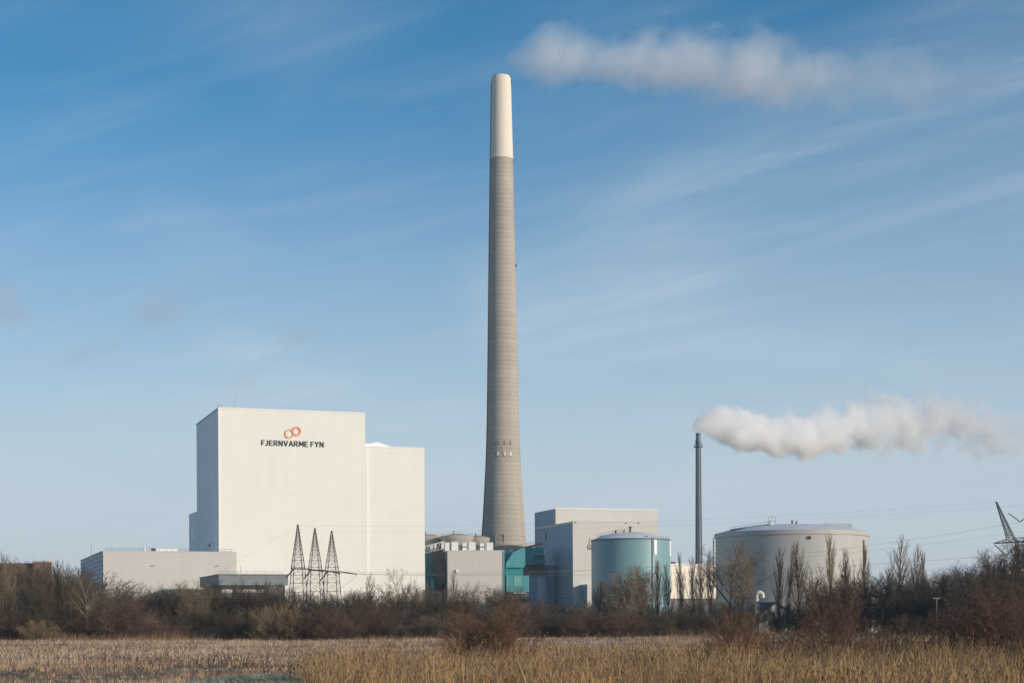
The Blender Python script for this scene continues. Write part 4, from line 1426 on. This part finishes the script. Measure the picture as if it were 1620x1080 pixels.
# --- individual tall trees, left to right (column, top row, distance, shape, variant)
TALL = [
 (-6, 858, 330, 'alder', 0, tw_dark, 'dark bare tree cut by the left picture edge', .8), (14, 868, 345, 'alder', 1, tw_grey, 'tall thin bare tree at the far left', .8),
 (38, 884, 372, 'round', 0, tw_grey, 'bushy bare tree standing before the brick block', .8), (66, 892, 368, 'round', 1, tw_grey, 'rounded bare tree standing before the brick block', .8),
 (92, 882, 362, 'poplar', 0, tw_dark, 'narrow dark tree left of the low hall', 1.0), (112, 886, 360, 'alder', 2, tw_dark, 'dark slender tree at the left corner of the low hall', .7),
 (136, 905, 352, 'round', 2, tw_grey, 'spreading forked willow with pale limbs below the shaded hall end', .95),
 (4, 884, 366, 'round', 2, tw_grey, 'twiggy tree at the left edge behind the tall thin ones', .75), (27, 878, 376, 'round', 1, tw_dark, 'dark twiggy tree just left of the brick block', .7),
 (50, 896, 350, 'round', 2, tw_dark, 'dark tree in front of the pale roof edge of the brick block', .75), (80, 884, 374, 'round', 0, tw_grey, 'grey twiggy tree right of the brick block', .7), (102, 890, 368, 'round', 1, tw_grey, 'fine twiggy tree between brick block and low hall', .7),
 (122, 896, 372, 'round', 0, tw_dark, 'dark twiggy tree touching the shaded end of the low hall', .7),
 (-14, 874, 352, 'round', 0, tw_dark, 'dark crown reaching in over the left picture edge', .9), (70, 880, 356, 'alder', 3, tw_dark, 'dark slim tree just right of the brick block', .7),
  
 (1386, 900, 462, 'round', 0, tw_grey, 'rounded tree right of the large tank behind the kiosk', .8), (1412, 902, 368, 'round', 1, tw_grey, 'rounded tree left of the tallest free standing one', .7), (1440, 897, 366, 'round', 2, tw_dark, 'dark rounded tree below the tallest free standing one', .7), (1476, 894, 370, 'round', 0, tw_grey, 'rounded tree directly left of the lamp post', .7),
 (24, 903, 352, 'alder', 3, tw_grey, 'lower bare tree in front of the left wood', .8), (58, 915, 340, 'upright', 0, tw_dark, 'upright many-stemmed tree at the left wood', .9),
 (176, 924, 372, 'upright', 1, tw_grey, 'fine twigged tree just right of the shaded hall end', .8),
 (216, 915, 378, 'round', 1, tw_grey, 'small rounded tree below the first hall lamp', .8), (243, 918, 380, 'round', 0, tw_grey, 'small dense tree left of the middle of the low hall', .8),
 (283, 913, 378, 'round', 2, tw_grey, 'loose bare tree below the roof unit of the low hall', .7), (303, 916, 374, 'upright', 2, tw_grey, 'fine upright tree at the left end of the window-band hall', .8),
 (560, 926, 392, 'round', 0, tw_grey, 'low rounded tree right of the lattice masts', .7), (585, 902, 396, 'alder', 1, tw_grey, 'thin open tree against the joint of the white facade', .7),
 (632, 894, 384, 'round', 2, tw_pink, 'wide spreading bare tree before the white facade', .85), (659, 918, 392, 'round', 1, tw_grey, 'small tree at the right edge of the white facade', .8),
 (722, 898, 390, 'alder', 0, tw_grey, 'slim tree below the filter hall lamp', .6), (742, 914, 386, 'round', 0, tw_grey, 'twiggy low tree before the filter hall', .8),
 (784, 919, 380, 'round', 1, tw_dark, 'dark gnarled small tree before the right end of the filter hall', .75), (812, 922, 382, 'round', 2, tw_dark, 'dark small tree below the teal conveyor house', .7),
 (944, 909, 392, 'poplar', 1, tw_pop, 'short poplar at the left edge of the teal tank', 1.0),
 (985, 886, 384, 'upright', 2, tw_pop, 'left one of the broad twin poplars before the teal tank', .58), (1006, 888, 386, 'upright', 0, tw_pop, 'right one of the broad twin poplars before the teal tank', .55),
 (1040, 880, 388, 'poplar', 3, tw_pop, 'narrow poplar before the right half of the teal tank', .62), (1060, 884, 390, 'poplar', 1, tw_grey, 'narrow dark poplar on the right edge of the teal tank', .62),
 (1080, 869, 392, 'poplar', 2, tw_grey, 'leftmost poplar before the sunlit cream hall', .55), (1096, 876, 386, 'poplar', 0, tw_grey, 'second poplar before the sunlit cream hall', .55),
 (1109, 886, 380, 'poplar', 3, tw_grey, 'poplar before the cream hall below the steam stack', .75), (1127, 864, 388, 'poplar', 1, tw_grey, 'poplar at the left edge of the large tank', .55),
 (1156, 850, 380, 'round', 1, tw_pop, 'broad bare tree before the shaded side of the large tank', .85), (1179, 848, 376, 'alder', 0, tw_pop, 'dark stemmed tree just left of the gooseneck pipe', .8),
 (1232, 862, 380, 'poplar', 0, tw_pop, 'left slim poplar of the pair before the large tank', .62), (1245, 858, 386, 'poplar', 2, tw_pop, 'thin poplar squeezed within the pair before the large tank', .45),
 (1265, 846, 378, 'poplar', 1, tw_pop, 'dense narrow poplar before the middle of the large tank', .72),
 (1314, 838, 370, 'poplar', 3, tw_pale, 'sunlit pale poplar before the right half of the large tank', .70), (1337, 862, 378, 'poplar', 0, tw_pop, 'grey poplar right of the sunlit pale one', .62),
 (1366, 858, 376, 'poplar', 2, tw_pop, 'poplar at the right edge of the large tank', .62),
 (1302, 905, 362, 'upright', 0, tw_grey, 'lower twiggy tree at the foot of the sunlit poplar', .8), (1352, 905, 364, 'upright', 1, tw_dark, 'lower dark tree below the right tank edge', .9),
 (1398, 892, 366, 'alder', 1, tw_pop, 'small bare tree right of the large tank', .9),
 (1424, 841, 352, 'alder', 2, tw_pop, 'tallest symmetrical bare tree standing free against the sky', .62), (1446, 854, 356, 'alder', 0, tw_pink, 'slightly smaller tree beside the tallest free standing one', .55),
 (1466, 867, 360, 'poplar', 3, tw_pop, 'thin tree left of the lamp post against the sky', .6)]
for (px, top, Y, kind, v, mc, lab, w) in TALL:
    plant(px, top, Y, kind, v, bark_lit if mc in (tw_pale, tw_pink, tw_grey) else bark, mc, '', '', 'tree', w * (1.3 if px > 900 else 1.0), 'bare_tree' if kind != 'poplar' else 'poplar_tree', 'bare trees in front of the power station', label=lab)
# --- wood on the right
for i, (px, top, Y, v, mc) in enumerate([(1494, 902, 356, 2, tw_grey), (1530, 898, 350, 1, tw_grey), (1560, 890, 345, 0, tw_dark), (1588, 878, 340, 2, tw_dark), (1486, 896, 372, 0, tw_dark), (1508, 892, 366, 1, tw_grey), (1520, 893, 374, 2, tw_dark), (1537, 880, 360, 0, tw_pink), (1552, 884, 352, 1, tw_dark),
                                         (1566, 868, 362, 2, tw_pink), (1582, 862, 356, 0, tw_pink), (1596, 858, 350, 1, tw_dark), (1612, 846, 344, 2, tw_pink), (1628, 838, 338, 0, tw_dark), (1650, 840, 335, 1, tw_dark)]):
    plant(px, top, Y, 'round' if i % 3 else 'alder', v, bark, mc, 'bare tree with brown twigs', 'dense wood', 'tree', .85, 'bare_tree', 'bare trees of the wood at the right')
for i, (px, top, Y) in enumerate([(1494, 925, 345), (1524, 920, 340), (1554, 915, 335), (1584, 905, 330), (1612, 900, 325), (1405, 935, 350), (1440, 930, 345), (1465, 935, 350)]):
    plant(px, top, Y, 'bush', i % 4, bark, tw_dark, 'dark tall thicket bush', 'under-storey row', 'bush', .95, 'bush', 'dark thickets below the right wood')

# --- back row of thicket
NAMES = {tw_dark.name: 'dark bush', tw_grey.name: 'grey brown bush', tw_red.name: 'red brown bush', tw_pink.name: 'pinkish brown bush', tw_olive.name: 'olive yellow willow bush', tw_pale.name: 'pale straw coloured bush'}
x = -12
i = 0
while x < 1490:
    if x < 130: top = rg.uniform(884, 900)
    elif x < 180: top = rg.uniform(914, 928)
    elif x < 310: top = rg.uniform(921, 936)
    elif x < 470: top = rg.uniform(911, 922)
    elif x < 545: top = rg.uniform(922, 936)
    elif x < 820: top = rg.uniform(920, 938)
    elif x < 1060: top = rg.uniform(940, 952)
    elif x < 1376: top = rg.uniform(946, 960)
    else: top = rg.uniform(900, 918)
    mc = [tw_dark, tw_grey, tw_dark, tw_pink, tw_dark][i % 5]
    if not (1184 < x < 1215 or 1372 < x < 1400): plant(x, top, rg.uniform(374, 396), ['bush', 'upright'][i % 2], rg.randrange(4), bark, mc, NAMES[mc.name], 'rear thicket row', 'bush', rg.uniform(.95, 1.2), 'bush', 'bushes of the rear thicket row')
    x += rg.uniform(25, 34); i += 1
# --- middle row, dark
x = -5; i = 0
while x < 1500:
    top = rg.uniform(945, 962) if x < 860 else rg.uniform(958, 970)
    if x > 1376: top = rg.uniform(925, 945)
    if not (1182 < x < 1222 or 1368 < x < 1404): plant(x, top, rg.uniform(356, 370), ['bush', 'upright'][i % 2], rg.randrange(4), bark, tw_dark, 'dark bush', 'middle thicket row', 'bush', rg.uniform(1.0, 1.25), 'bush', 'bushes of the middle thicket row')
    x += rg.uniform(38, 52); i += 1
# --- front row, colours after the photograph
FRONT = [(12, 958, tw_red, 1.2), (62, 976, tw_olive, 1.2), (102, 984, tw_pale, 1.0), (150, 968, tw_red, 1.1), (192, 944, tw_red, 1.15), (236, 966, tw_pale, 1.0), (282, 984, tw_red, 1.4), (334, 986, tw_grey, 1.4), (372, 966, tw_red, 1.1),
         (404, 960, tw_olive, .9), (446, 948, tw_olive, .95), (474, 962, tw_red, 1.0), (524, 950, tw_red, 1.15), (588, 950, tw_red, 1.25), (642, 982, tw_grey, 1.2), (684, 966, tw_grey, 1.1), (732, 962, tw_grey, 1.15), (822, 968, tw_red, 1.2),
         (868, 964, tw_dark, 1.2), (922, 966, tw_red, 1.2), (982, 962, tw_red, 1.25), (1040, 978, tw_dark, 1.3), (1094, 980, tw_dark, 1.3), (1150, 982, tw_red, 1.2), (1290, 972, tw_dark, 1.2), (1344, 968, tw_dark, 1.1), (1440, 968, tw_dark, 1.2), (1516, 956, tw_dark, 1.2)]
for i, (px, top, mc, w) in enumerate(FRONT):
    plant(px, top + rg.uniform(-2, 2), rg.uniform(322, 346), 'dome', rg.randrange(4), bark, mc, 'rounded ' + NAMES[mc.name], 'front bush row', 'bush', w * .95, 'bush', 'bushes of the front row along the meadow')
# --- single shrubs standing in the meadow
plant(768, 936, 122, 'open', 1, bark, tw_rust, '', '', 'shrub', 1.0, 'meadow_shrub', label='round rust-brown shrub standing alone in the meadow below the filter hall')
plant(1172, 950, 124, 'open', 2, bark_lit, tw_rust, '', '', 'shrub', .72, 'meadow_shrub', label='rust-gold shrub in the reeds below the left side of the large tank')
plant(1150, 990, 122, 'open', 3, bark_lit, tw_rust, '', '', 'shrub', .9, 'meadow_shrub', label='low gold-brown shrub in the reeds left of the taller rust-gold one')
plant(1320, 880, 100, 'sapling', 0, bark, tw_red, '', '', 'shrub', 1.0, 'meadow_shrub', label='tall thin brown sapling in the reeds below the sunlit poplar')
plant(1340, 925, 112, 'sapling', 1, bark, tw_red, '', '', 'shrub', .8, 'meadow_shrub', label='reddish sapling right of the tall thin brown one')
plant(1590, 905, 118, 'open', 2, bark, tw_red, '', '', 'shrub', .95, 'meadow_shrub', label='large dense brown shrub at the right edge, near the viewer')
plant(1618, 885, 128, 'bush', 0, bark, tw_dark, '', '', 'shrub', 1.0, 'meadow_shrub', label='dark brown shrub cut off by the right picture edge')
plant(1548, 928, 150, 'open', 0, bark, tw_red, '', '', 'shrub', 1.0, 'meadow_shrub', label='red-brown shrub left of the large one at the right edge')
plant_all()

# ------------------------------------------------------------------ grass and reeds
_VG = np.random.default_rng(42).random((64, 64))
def vnoise(x, y):
    xi, yi = np.floor(x).astype(int), np.floor(y).astype(int)
    fx, fy = x - xi, y - yi
    fx, fy = fx * fx * (3 - 2 * fx), fy * fy * (3 - 2 * fy)
    g = lambda a, b: _VG[a % 64, b % 64]
    return (g(xi, yi) * (1 - fx) + g(xi + 1, yi) * fx) * (1 - fy) + (g(xi, yi + 1) * (1 - fx) + g(xi + 1, yi + 1) * fx) * fy
def patch(x, y, a=11., b=17., o=0.):
    return .62 * vnoise(x / a + o, y / b + o) + .38 * vnoise(x / (a * .3) + 7 + o, y / (b * .3) + o)
def blades(name, N, yr, ymode, hr, wr, lean, m, label, plume=None, mask=None, seed=1, tall=True, tuft=None):
    rng = np.random.default_rng(seed)
    y = yr[0] * (yr[1] / yr[0]) ** (rng.random(N) ** ymode)
    x = (rng.random(N) * 2 - 1) * (y * .335 + 4)
    if mask is not None:
        keep = mask(x, y, rng)
        x, y = x[keep], y[keep]; N = len(x)
    out = None
    if tuft:
        k, sg = tuft
        nk = rng.integers(max(2, k // 2), k * 2, N)
        big = np.repeat(rng.uniform(.55, 1.25, N), nk)
        x, y = np.repeat(x, nk), np.repeat(y, nk)
        N = len(x)
        ox, oy = rng.normal(0, sg, N) * big, rng.normal(0, sg, N) * big
        x, y = x + ox, y + oy
        out = np.arctan2(oy, ox)
    h = hr[0] + (hr[1] - hr[0]) * rng.random(N) ** 1.3
    h *= np.clip(.25 + 1.5 * patch(x, y, 9., 16., seed * 3.3), .35, 1.6) if tall else np.clip(.25 + 1.45 * patch(x, y, 2.4, 7., seed * 3.3), .35, 1.45)
    w = wr[0] + (wr[1] - wr[0]) * rng.random(N)
    a = rng.random(N) * 2 * math.pi
    la = rng.normal(0.6, 1.5, N) if out is None else np.where(rng.random(N) < .75, out + rng.normal(0, .5, N), rng.normal(.6, .8, N))
    if out is not None: h = h * big
    ln = h * lean * rng.random(N)
    gz = .10 * np.sin(x * .07 + y * .043) + .08 * np.sin(y * .11 - x * .031) - .13
    dx, dy = np.cos(a) * w / 2, np.sin(a) * w / 2
    lx, ly = np.cos(la) * ln, np.sin(la) * ln
    nv = 6
    V = np.zeros((N, nv, 3))
    for k, (f, ww, lf) in enumerate(((0, 1, 0), (.55, .8, .3), (1, .25, 1))):
        V[:, 2 * k] = np.stack([x - dx * ww + lx * lf, y - dy * ww + ly * lf, gz + h * f], 1)
        V[:, 2 * k + 1] = np.stack([x + dx * ww + lx * lf, y + dy * ww + ly * lf, gz + h * f], 1)
    Fq = np.array([[0, 1, 3, 2], [2, 3, 5, 4]])
    Fa = (np.arange(N)[:, None, None] * nv + Fq[None]).reshape(-1, 4)
    Va = V.reshape(-1, 3)
    mats = np.zeros(len(Fa), int)
    mm = [m]
    if plume is not None:
        pm, frac, plen, pw = plume
        idx = np.where(rng.random(N) < frac)[0]
        n2 = len(idx)
        q = np.zeros((n2, 8, 3))
        tx, ty, tz = (x + lx)[idx], (y + ly)[idx], (gz + h)[idx]
        pl = plen * (.7 + .6 * rng.random(n2))
        ux, uy = np.cos(la[idx]) * pl * .45, np.sin(la[idx]) * pl * .45
        for j, ang in enumerate((0, math.pi / 2)):
            ca, sa = np.cos(a[idx] + ang) * pw / 2, np.sin(a[idx] + ang) * pw / 2
            q[:, 4 * j] = np.stack([tx, ty, tz - pl * .25], 1)
            q[:, 4 * j + 1] = np.stack([tx + ca + ux * .4, ty + sa + uy * .4, tz + pl * .2], 1)
            q[:, 4 * j + 2] = np.stack([tx + ux, ty + uy, tz + pl * .6], 1)
            q[:, 4 * j + 3] = np.stack([tx - ca + ux * .4, ty - sa + uy * .4, tz + pl * .2], 1)
        Fp = (np.arange(n2)[:, None, None] * 8 + np.array([[0, 1, 2, 3], [4, 5, 6, 7]])[None]).reshape(-1, 4) + len(Va)
        Va = np.concatenate([Va, q.reshape(-1, 3)]); Fa = np.concatenate([Fa, Fp])
        mats = np.concatenate([mats, np.ones(len(Fp), int)])
        mm.append(pm)
    me = np_mesh(name, Va, Fa, mm, mats)
    o = link(name, me)
    tag(o, label, kind='stuff')
    return o

g_straw = mat('dry straw grass', (.54, .375, .245), .85, (.30, .205, .132), .06, 5, .4, .6, stretch=(.6, 2.0, 1), spec=.15, island=.30)
g_frost = mat('frosted pinkish grass', (.64, .485, .365), .85, (.42, .305, .215), .06, 5, .4, .6, stretch=(.6, 2.0, 1), spec=.2, island=.25)
g_gold = mat('golden reed stems', (.52, .335, .15), .75, (.35, .222, .10), .09, 4, .38, .62, spec=.25, island=.32)
g_brown = mat('brown reed stems', (.26, .165, .085), .8, (.19, .12, .07), .12, 4, .38, .62, spec=.2, island=.30)
g_plume = mat('brown reed plumes', (.20, .125, .085), .9, (.14, .09, .065), .3, 3, spec=.1, island=.35)
g_plume_l = mat('pale reed plumes', (.36, .25, .16), .9, (.27, .18, .12), .3, 3, spec=.1, island=.35)
g_weed = mat('dark weed stalks', (.085, .06, .045), .9, (.12, .08, .055), .3, 3, spec=.1, island=.3)
g_green = mat('frosty green grass', (.15, .17, .125), .85, (.40, .43, .385), 1.1, 6, .42, .60, bump=.8, bscale=6, spec=.2, island=.35)
def near_left(x, y): return (y < 118) & (x / y < -.128 + .006 * np.sin(y * .7))
def m_field(x, y, rng): return (~((x / y > -.125) & (y < 118) & (rng.random(len(x)) < .5))) & (rng.random(len(x)) < .25 + 1.5 * patch(x, y, 7., 12., 1.3) ** 1.5)
def m_gold(x, y, rng):
    edge = 128 + 14 * np.sin(x * .16) + 9 * np.sin(x * .43 + 1)
    p = np.clip((x / y + .131 + .010 * np.sin(y * .9) * np.sin(x * 1.7)) / .012, 0, 1) ** 1.5 * np.clip((edge + 26 - y) / 26, 0, 1)
    return rng.random(len(x)) < p * np.clip(.3 + 1.5 * patch(x, y, 3., 8., 2.2), 0, 1)
def m_brown(x, y, rng):
    p = np.clip((x / y - .135) / .03, 0, 1) * np.clip((205 + 20 * np.sin(x * .12) - y) / 30, 0, 1)
    return rng.random(len(x)) < p
blades('meadow_grass', 24000, (72, 345), .85, (.16, .55), (.014, .036), .75, g_straw, 'dry straw-coloured meadow grass between the reeds and the bushes', mask=m_field, seed=2, tuft=(9, .16))
blades('frosted_grass', 80000, (140, 348), .8, (.25, .70), (.022, .05), .7, g_frost, 'pinkish frosted grass of the far meadow', plume=(g_plume_l, .12, .25, .06), mask=lambda x, y, rng: rng.random(len(x)) < .15 + 1.6 * patch(x, y, 12., 14., 8.1) ** 1.6, seed=3)
blades('weed_stalks', 16000, (85, 330), .9, (.55, 1.25), (.02, .04), .35, g_weed, 'dark dead weed stalks scattered over the meadow', plume=(g_weed, .7, .26, .08), mask=lambda x, y, rng: patch(x, y, 5., 9., 4.4) + rng.normal(0, .07, len(x)) > .56, seed=4)
blades('golden_reeds', 15000, (62, 160), 1.0, (.55, 1.75), (.012, .030), .5, g_gold, 'golden reed bed filling the near right of the meadow', plume=(g_plume_l, .28, .26, .07), mask=m_gold, seed=5, tall=False, tuft=(8, .22))
blades('brown_reeds', 8000, (100, 215), .9, (1.1, 2.2), (.016, .036), .4, g_brown, 'taller brown reeds with dark plumes on the right of the meadow', plume=(g_plume, .55, .34, .10), mask=m_brown, seed=6, tall=False, tuft=(7, .25))
blades('edge_grass', 26000, (296, 352), .7, (.6, 1.7), (.03, .06), .45, g_brown, 'rank brown grass fringing the bushes at the far meadow edge', mask=lambda x, y, rng: y > 318 + 14 * np.sin(x * .11) + 8 * np.sin(x * .31) + rng.normal(0, 8, len(x)), seed=8)
def mound():
    mb = MB()
    n, m_ = 26, 14
    cx, cy = ground_x(438, 90), 90
    for j in range(m_ + 1):
        for i in range(n + 1):
            u, v = i / n * 2 - 1, j / m_ * 2 - 1
            k = max(0, 1 - u * u) * max(0, 1 - v * v)
            mb.v.append((cx + u * 4.6, cy + v * 6, -.16 + .45 * k ** .8 + .13 * (random.Random(i * 31 + j).random() - .5) * min(1, 4 * k)))
    for j in range(m_):
        for i in range(n):
            mb.f.append((j * (n + 1) + i, j * (n + 1) + i + 1, (j + 1) * (n + 1) + i + 1, (j + 1) * (n + 1) + i))
    o = mb.build('grass_mound', g_green, smooth=True)
    tag(o, 'low hummock of frosty grey-green grass at the lower edge left of the reeds', kind='structure')
    rng = np.random.default_rng(9)
    N = 16000
    u, v = rng.uniform(-1, 1, N), rng.uniform(-1, 1, N)
    k = np.maximum(0, 1 - u * u) * np.maximum(0, 1 - v * v)
    keep = k > .05
    u, v, k = u[keep], v[keep], k[keep]; N = len(u)
    x, y, z = cx + u * 4.6, cy + v * 6, -.16 + .45 * k ** .8
    h = rng.uniform(.14, .55, N); w = rng.uniform(.010, .022, N); a = rng.random(N) * 6.28; la = rng.normal(3.6, .7, N)
    V = np.zeros((N, 4, 3))
    dx, dy = np.cos(a) * w, np.sin(a) * w
    V[:, 0] = np.stack([x - dx, y - dy, z], 1); V[:, 1] = np.stack([x + dx, y + dy, z], 1)
    V[:, 2] = np.stack([x + dx * .3 + np.cos(la) * h, y + dy * .3 + np.sin(la) * h, z + h * .7], 1); V[:, 3] = np.stack([x - dx * .3 + np.cos(la) * h, y - dy * .3 + np.sin(la) * h, z + h * .7], 1)
    me = np_mesh('mound_grass', V.reshape(-1, 3), np.arange(4 * N).reshape(-1, 4), g_green)
    tag(link('mound_grass', me), 'matted frosty grass blades combed over the low hummock', kind='stuff')
mound()

# ------------------------------------------------------------------ steam and clouds (real volumes)
def puff(name, label, cat, Y, prof, dens, nscale, amp, seed, thick=1.0, col=(.97, .97, .97), step=.25, aniso=.25, edge=2.2, grow=0.0):
    """prof: (px, centre row, half height px) along the plume; a lofted body whose inside density breaks up with noise"""
    pts = [P(a, b, Y) for a, b, c in prof]
    rad = [c * Y / F for a, b, c in prof]
    L = pts[-1].x - pts[0].x
    o0 = Vector((pts[0].x, Y, pts[0].z))
    zs = [p.z - o0.z for p in pts]; xs = [p.x - o0.x for p in pts]
    zmin, zmax = min(z - r for z, r in zip(zs, rad)), max(z + r for z, r in zip(zs, rad))
    span = max(abs(zmin), abs(zmax)) * 1.02
    rmax = max(rad) * 1.02
    rng = random.Random(seed)
    n, m_ = 60, 20
    mb = MB()
    fx = np.linspace(0, L, n)
    zc = np.interp(fx, xs, zs); rc = np.interp(fx, xs, rad)
    for i in range(n):
        for k in range(m_):
            a = 2 * math.pi * k / m_
            mb.v.append((fx[i], math.cos(a) * rc[i] * thick, zc[i] + math.sin(a) * rc[i]))
    for i in range(n - 1):
        for k in range(m_):
            k2 = (k + 1) % m_
            mb.f.append((i * m_ + k, i * m_ + k2, (i + 1) * m_ + k2, (i + 1) * m_ + k))
    mb.f.append(tuple(range(m_))[::-1]); mb.f.append(tuple(range((n - 1) * m_, n * m_)))
    m = bpy.data.materials.new(name + ' vapour')
    m.use_nodes = True
    t = m.node_tree
    t.nodes.clear()
    out = t.nodes.new('ShaderNodeOutputMaterial')
    pv = t.nodes.new('ShaderNodeVolumePrincipled')
    pv.inputs['Color'].default_value = (*col, 1)
    pv.inputs['Anisotropy'].default_value = aniso
    t.links.new(pv.outputs[0], out.inputs['Volume'])
    tc = _n(t, 'ShaderNodeTexCoord')
    sep = _n(t, 'ShaderNodeSeparateXYZ')
    t.links.new(tc.outputs['Object'], sep.inputs[0])
    u = _math(t, 'DIVIDE', sep.outputs[0], L)
    def curve(xv, yv):
        c = _n(t, 'ShaderNodeFloatCurve')
        cm = c.mapping.curves[0]
        while len(cm.points) > 2: cm.points.remove(cm.points[1])
        cm.points[0].location = (xv[0], yv[0]); cm.points[1].location = (xv[-1], yv[-1])
        for a, b in zip(xv[1:-1], yv[1:-1]):
            cm.points.new(a, b)
        c.mapping.update()
        t.links.new(u, c.inputs['Value'])
        return c.outputs[0]
    un = [q / L for q in xs]
    zcn = curve(un, [.5 + z / (2 * span) for z in zs])
    rcn = curve(un, [r / rmax for r in rad])
    cz = _math(t, 'MULTIPLY', _math(t, 'SUBTRACT', zcn, .5), 2 * span)
    rr = _math(t, 'MAXIMUM', _math(t, 'MULTIPLY', rcn, rmax), .3)
    dz = _math(t, 'DIVIDE', _math(t, 'SUBTRACT', sep.outputs[2], cz), rr)
    dy = _math(t, 'DIVIDE', sep.outputs[1], _math(t, 'MULTIPLY', rr, thick))
    dist = _math(t, 'SQRT', _math(t, 'ADD', _math(t, 'MULTIPLY', dz, dz), _math(t, 'MULTIPLY', dy, dy)))
    nz = _n(t, 'ShaderNodeTexNoise')
    nz.inputs['Scale'].default_value = nscale
    nz.inputs['Detail'].default_value = 7
    nz.inputs['Roughness'].default_value = .6
    mp = _n(t, 'ShaderNodeMapping')
    mp.inputs['Location'].default_value = (seed * 13.7, seed * 3.1, 0)
    t.links.new(tc.outputs['Object'], mp.inputs[0]); t.links.new(mp.outputs[0], nz.inputs['Vector'])
    am = _math(t, 'ADD', _math(t, 'MULTIPLY', u, grow), amp)
    n2 = _n(t, 'ShaderNodeTexNoise')
    n2.inputs['Scale'].default_value = nscale * .42
    n2.inputs['Detail'].default_value = 2
    t.links.new(mp.outputs[0], n2.inputs['Vector'])
    nn = _math(t, 'ADD', _math(t, 'MULTIPLY', nz.outputs[0], .62), _math(t, 'MULTIPLY', n2.outputs[0], .38))
    f = _math(t, 'SUBTRACT', _math(t, 'SUBTRACT', 1.0, _math(t, 'MULTIPLY', am, .5)), dist)
    f = _math(t, 'ADD', f, _math(t, 'MULTIPLY', _math(t, 'SUBTRACT', nn, .5), _math(t, 'MULTIPLY', am, 3.3)))
    f = _math(t, 'MINIMUM', f, _math(t, 'MULTIPLY', _math(t, 'SUBTRACT', 1.0, dist), 3.0))
    f = _math(t, 'MULTIPLY', f, edge, True)
    dn = curve(un, dens[1]) if len(dens[1]) == len(un) else None
    d = _math(t, 'MULTIPLY', f, dens[0])
    if dn is not None:
        d = _math(t, 'MULTIPLY', d, dn)
    t.links.new(d, pv.inputs['Density'])
    m.cycles.volume_step_rate = step
    o = mb.build(name, m)
    o.location = o0
    tag(o, label, cat)
    return o
plume = puff('steam_plume', 'white steam plume drifting right from the slender steel stack', 'steam', 700,
     [(1096, 676, 5), (1103, 669, 15), (1118, 666, 26), (1150, 672, 39), (1200, 680, 48), (1240, 685, 46), (1290, 674, 50), (1340, 668, 54), (1385, 660, 68), (1430, 668, 58), (1460, 664, 64), (1500, 666, 72), (1545, 674, 76), (1590, 682, 62), (1625, 684, 40), (1650, 684, 8)],
     (.42, [1, 1, 1, 1, 1, .9, .8, .7, .55, .32, .30, .26, .22, .14, .06, 0]), .15, .52, 3, .85, col=(1, 1, 1), aniso=-.35, edge=3.0, step=.12, grow=.55)
plume.location.z -= 1.6
plume.rotation_euler = (0, R(-3.6), R(30))          # the wind carries the steam to the right and away from the viewer
plume.scale = (1.42, 1.1, 1.2)
puff('drifting_cloud', 'torn band of pale vapour high in the sky right of the chimney top', 'cloud', 1500,
     [(800, 92, 10), (845, 96, 56), (905, 96, 74), (960, 100, 72), (1020, 94, 92), (1090, 98, 96), (1160, 108, 96), (1230, 122, 100), (1310, 122, 88), (1400, 120, 84), (1490, 124, 64), (1580, 128, 44), (1640, 130, 12)],
     (.030, [.3, .9, 1, 1, 1, 1, .9, .8, .55, .32, .2, .1, 0]), .026, .75, 7, 1.0, step=.2, edge=1.5, col=(1, 1, 1), aniso=-.3)
SMALL = [('faint pinkish cloud wisp at the left picture edge', [(-60, 490, 10), (-25, 480, 62), (5, 485, 68), (35, 495, 46), (60, 500, 8)], 9, .0115),
         ('faint pinkish cloud puff above the left end of the boiler house', [(190, 520, 6), (220, 503, 46), (260, 500, 50), (298, 488, 36), (330, 478, 6)], 11, .0095),
         ('low faint cloud streak above the low hall', [(80, 578, 5), (118, 566, 28), (155, 555, 34), (192, 538, 24), (215, 526, 4)], 13, .0100),
         ('faint grey cloud streak above the ring emblem', [(350, 612, 5), (392, 596, 32), (440, 560, 36), (492, 528, 30), (530, 512, 5)], 15, .0085)]
for (lab, pr, sd, dn) in SMALL:
    puff('small_cloud', lab, 'cloud', 2600, pr, (dn, [.2, 1, 1, .8, 0]), .016, .85, sd, 1.0, step=.3, edge=1.4, col=(1, 1, 1))

# ------------------------------------------------------------------ winter air
def haze():
    mb = MB().box(-45000, 45000, -5000, 45000, -1.5, 252)
    m = bpy.data.materials.new('thin winter haze')
    m.use_nodes = True
    t = m.node_tree
    t.nodes.clear()
    out = t.nodes.new('ShaderNodeOutputMaterial')
    pv = t.nodes.new('ShaderNodeVolumePrincipled')
    pv.inputs['Color'].default_value = (.86, .93, 1.0, 1)
    pv.inputs['Density'].default_value = HAZE
    pv.inputs['Anisotropy'].default_value = 0.0
    t.links.new(pv.outputs[0], out.inputs['Volume'])
    o = mb.build('haze', m)
    tag(o, 'thin even winter haze over the whole plain', kind='stuff')
HAZE = 7.5e-5
haze()
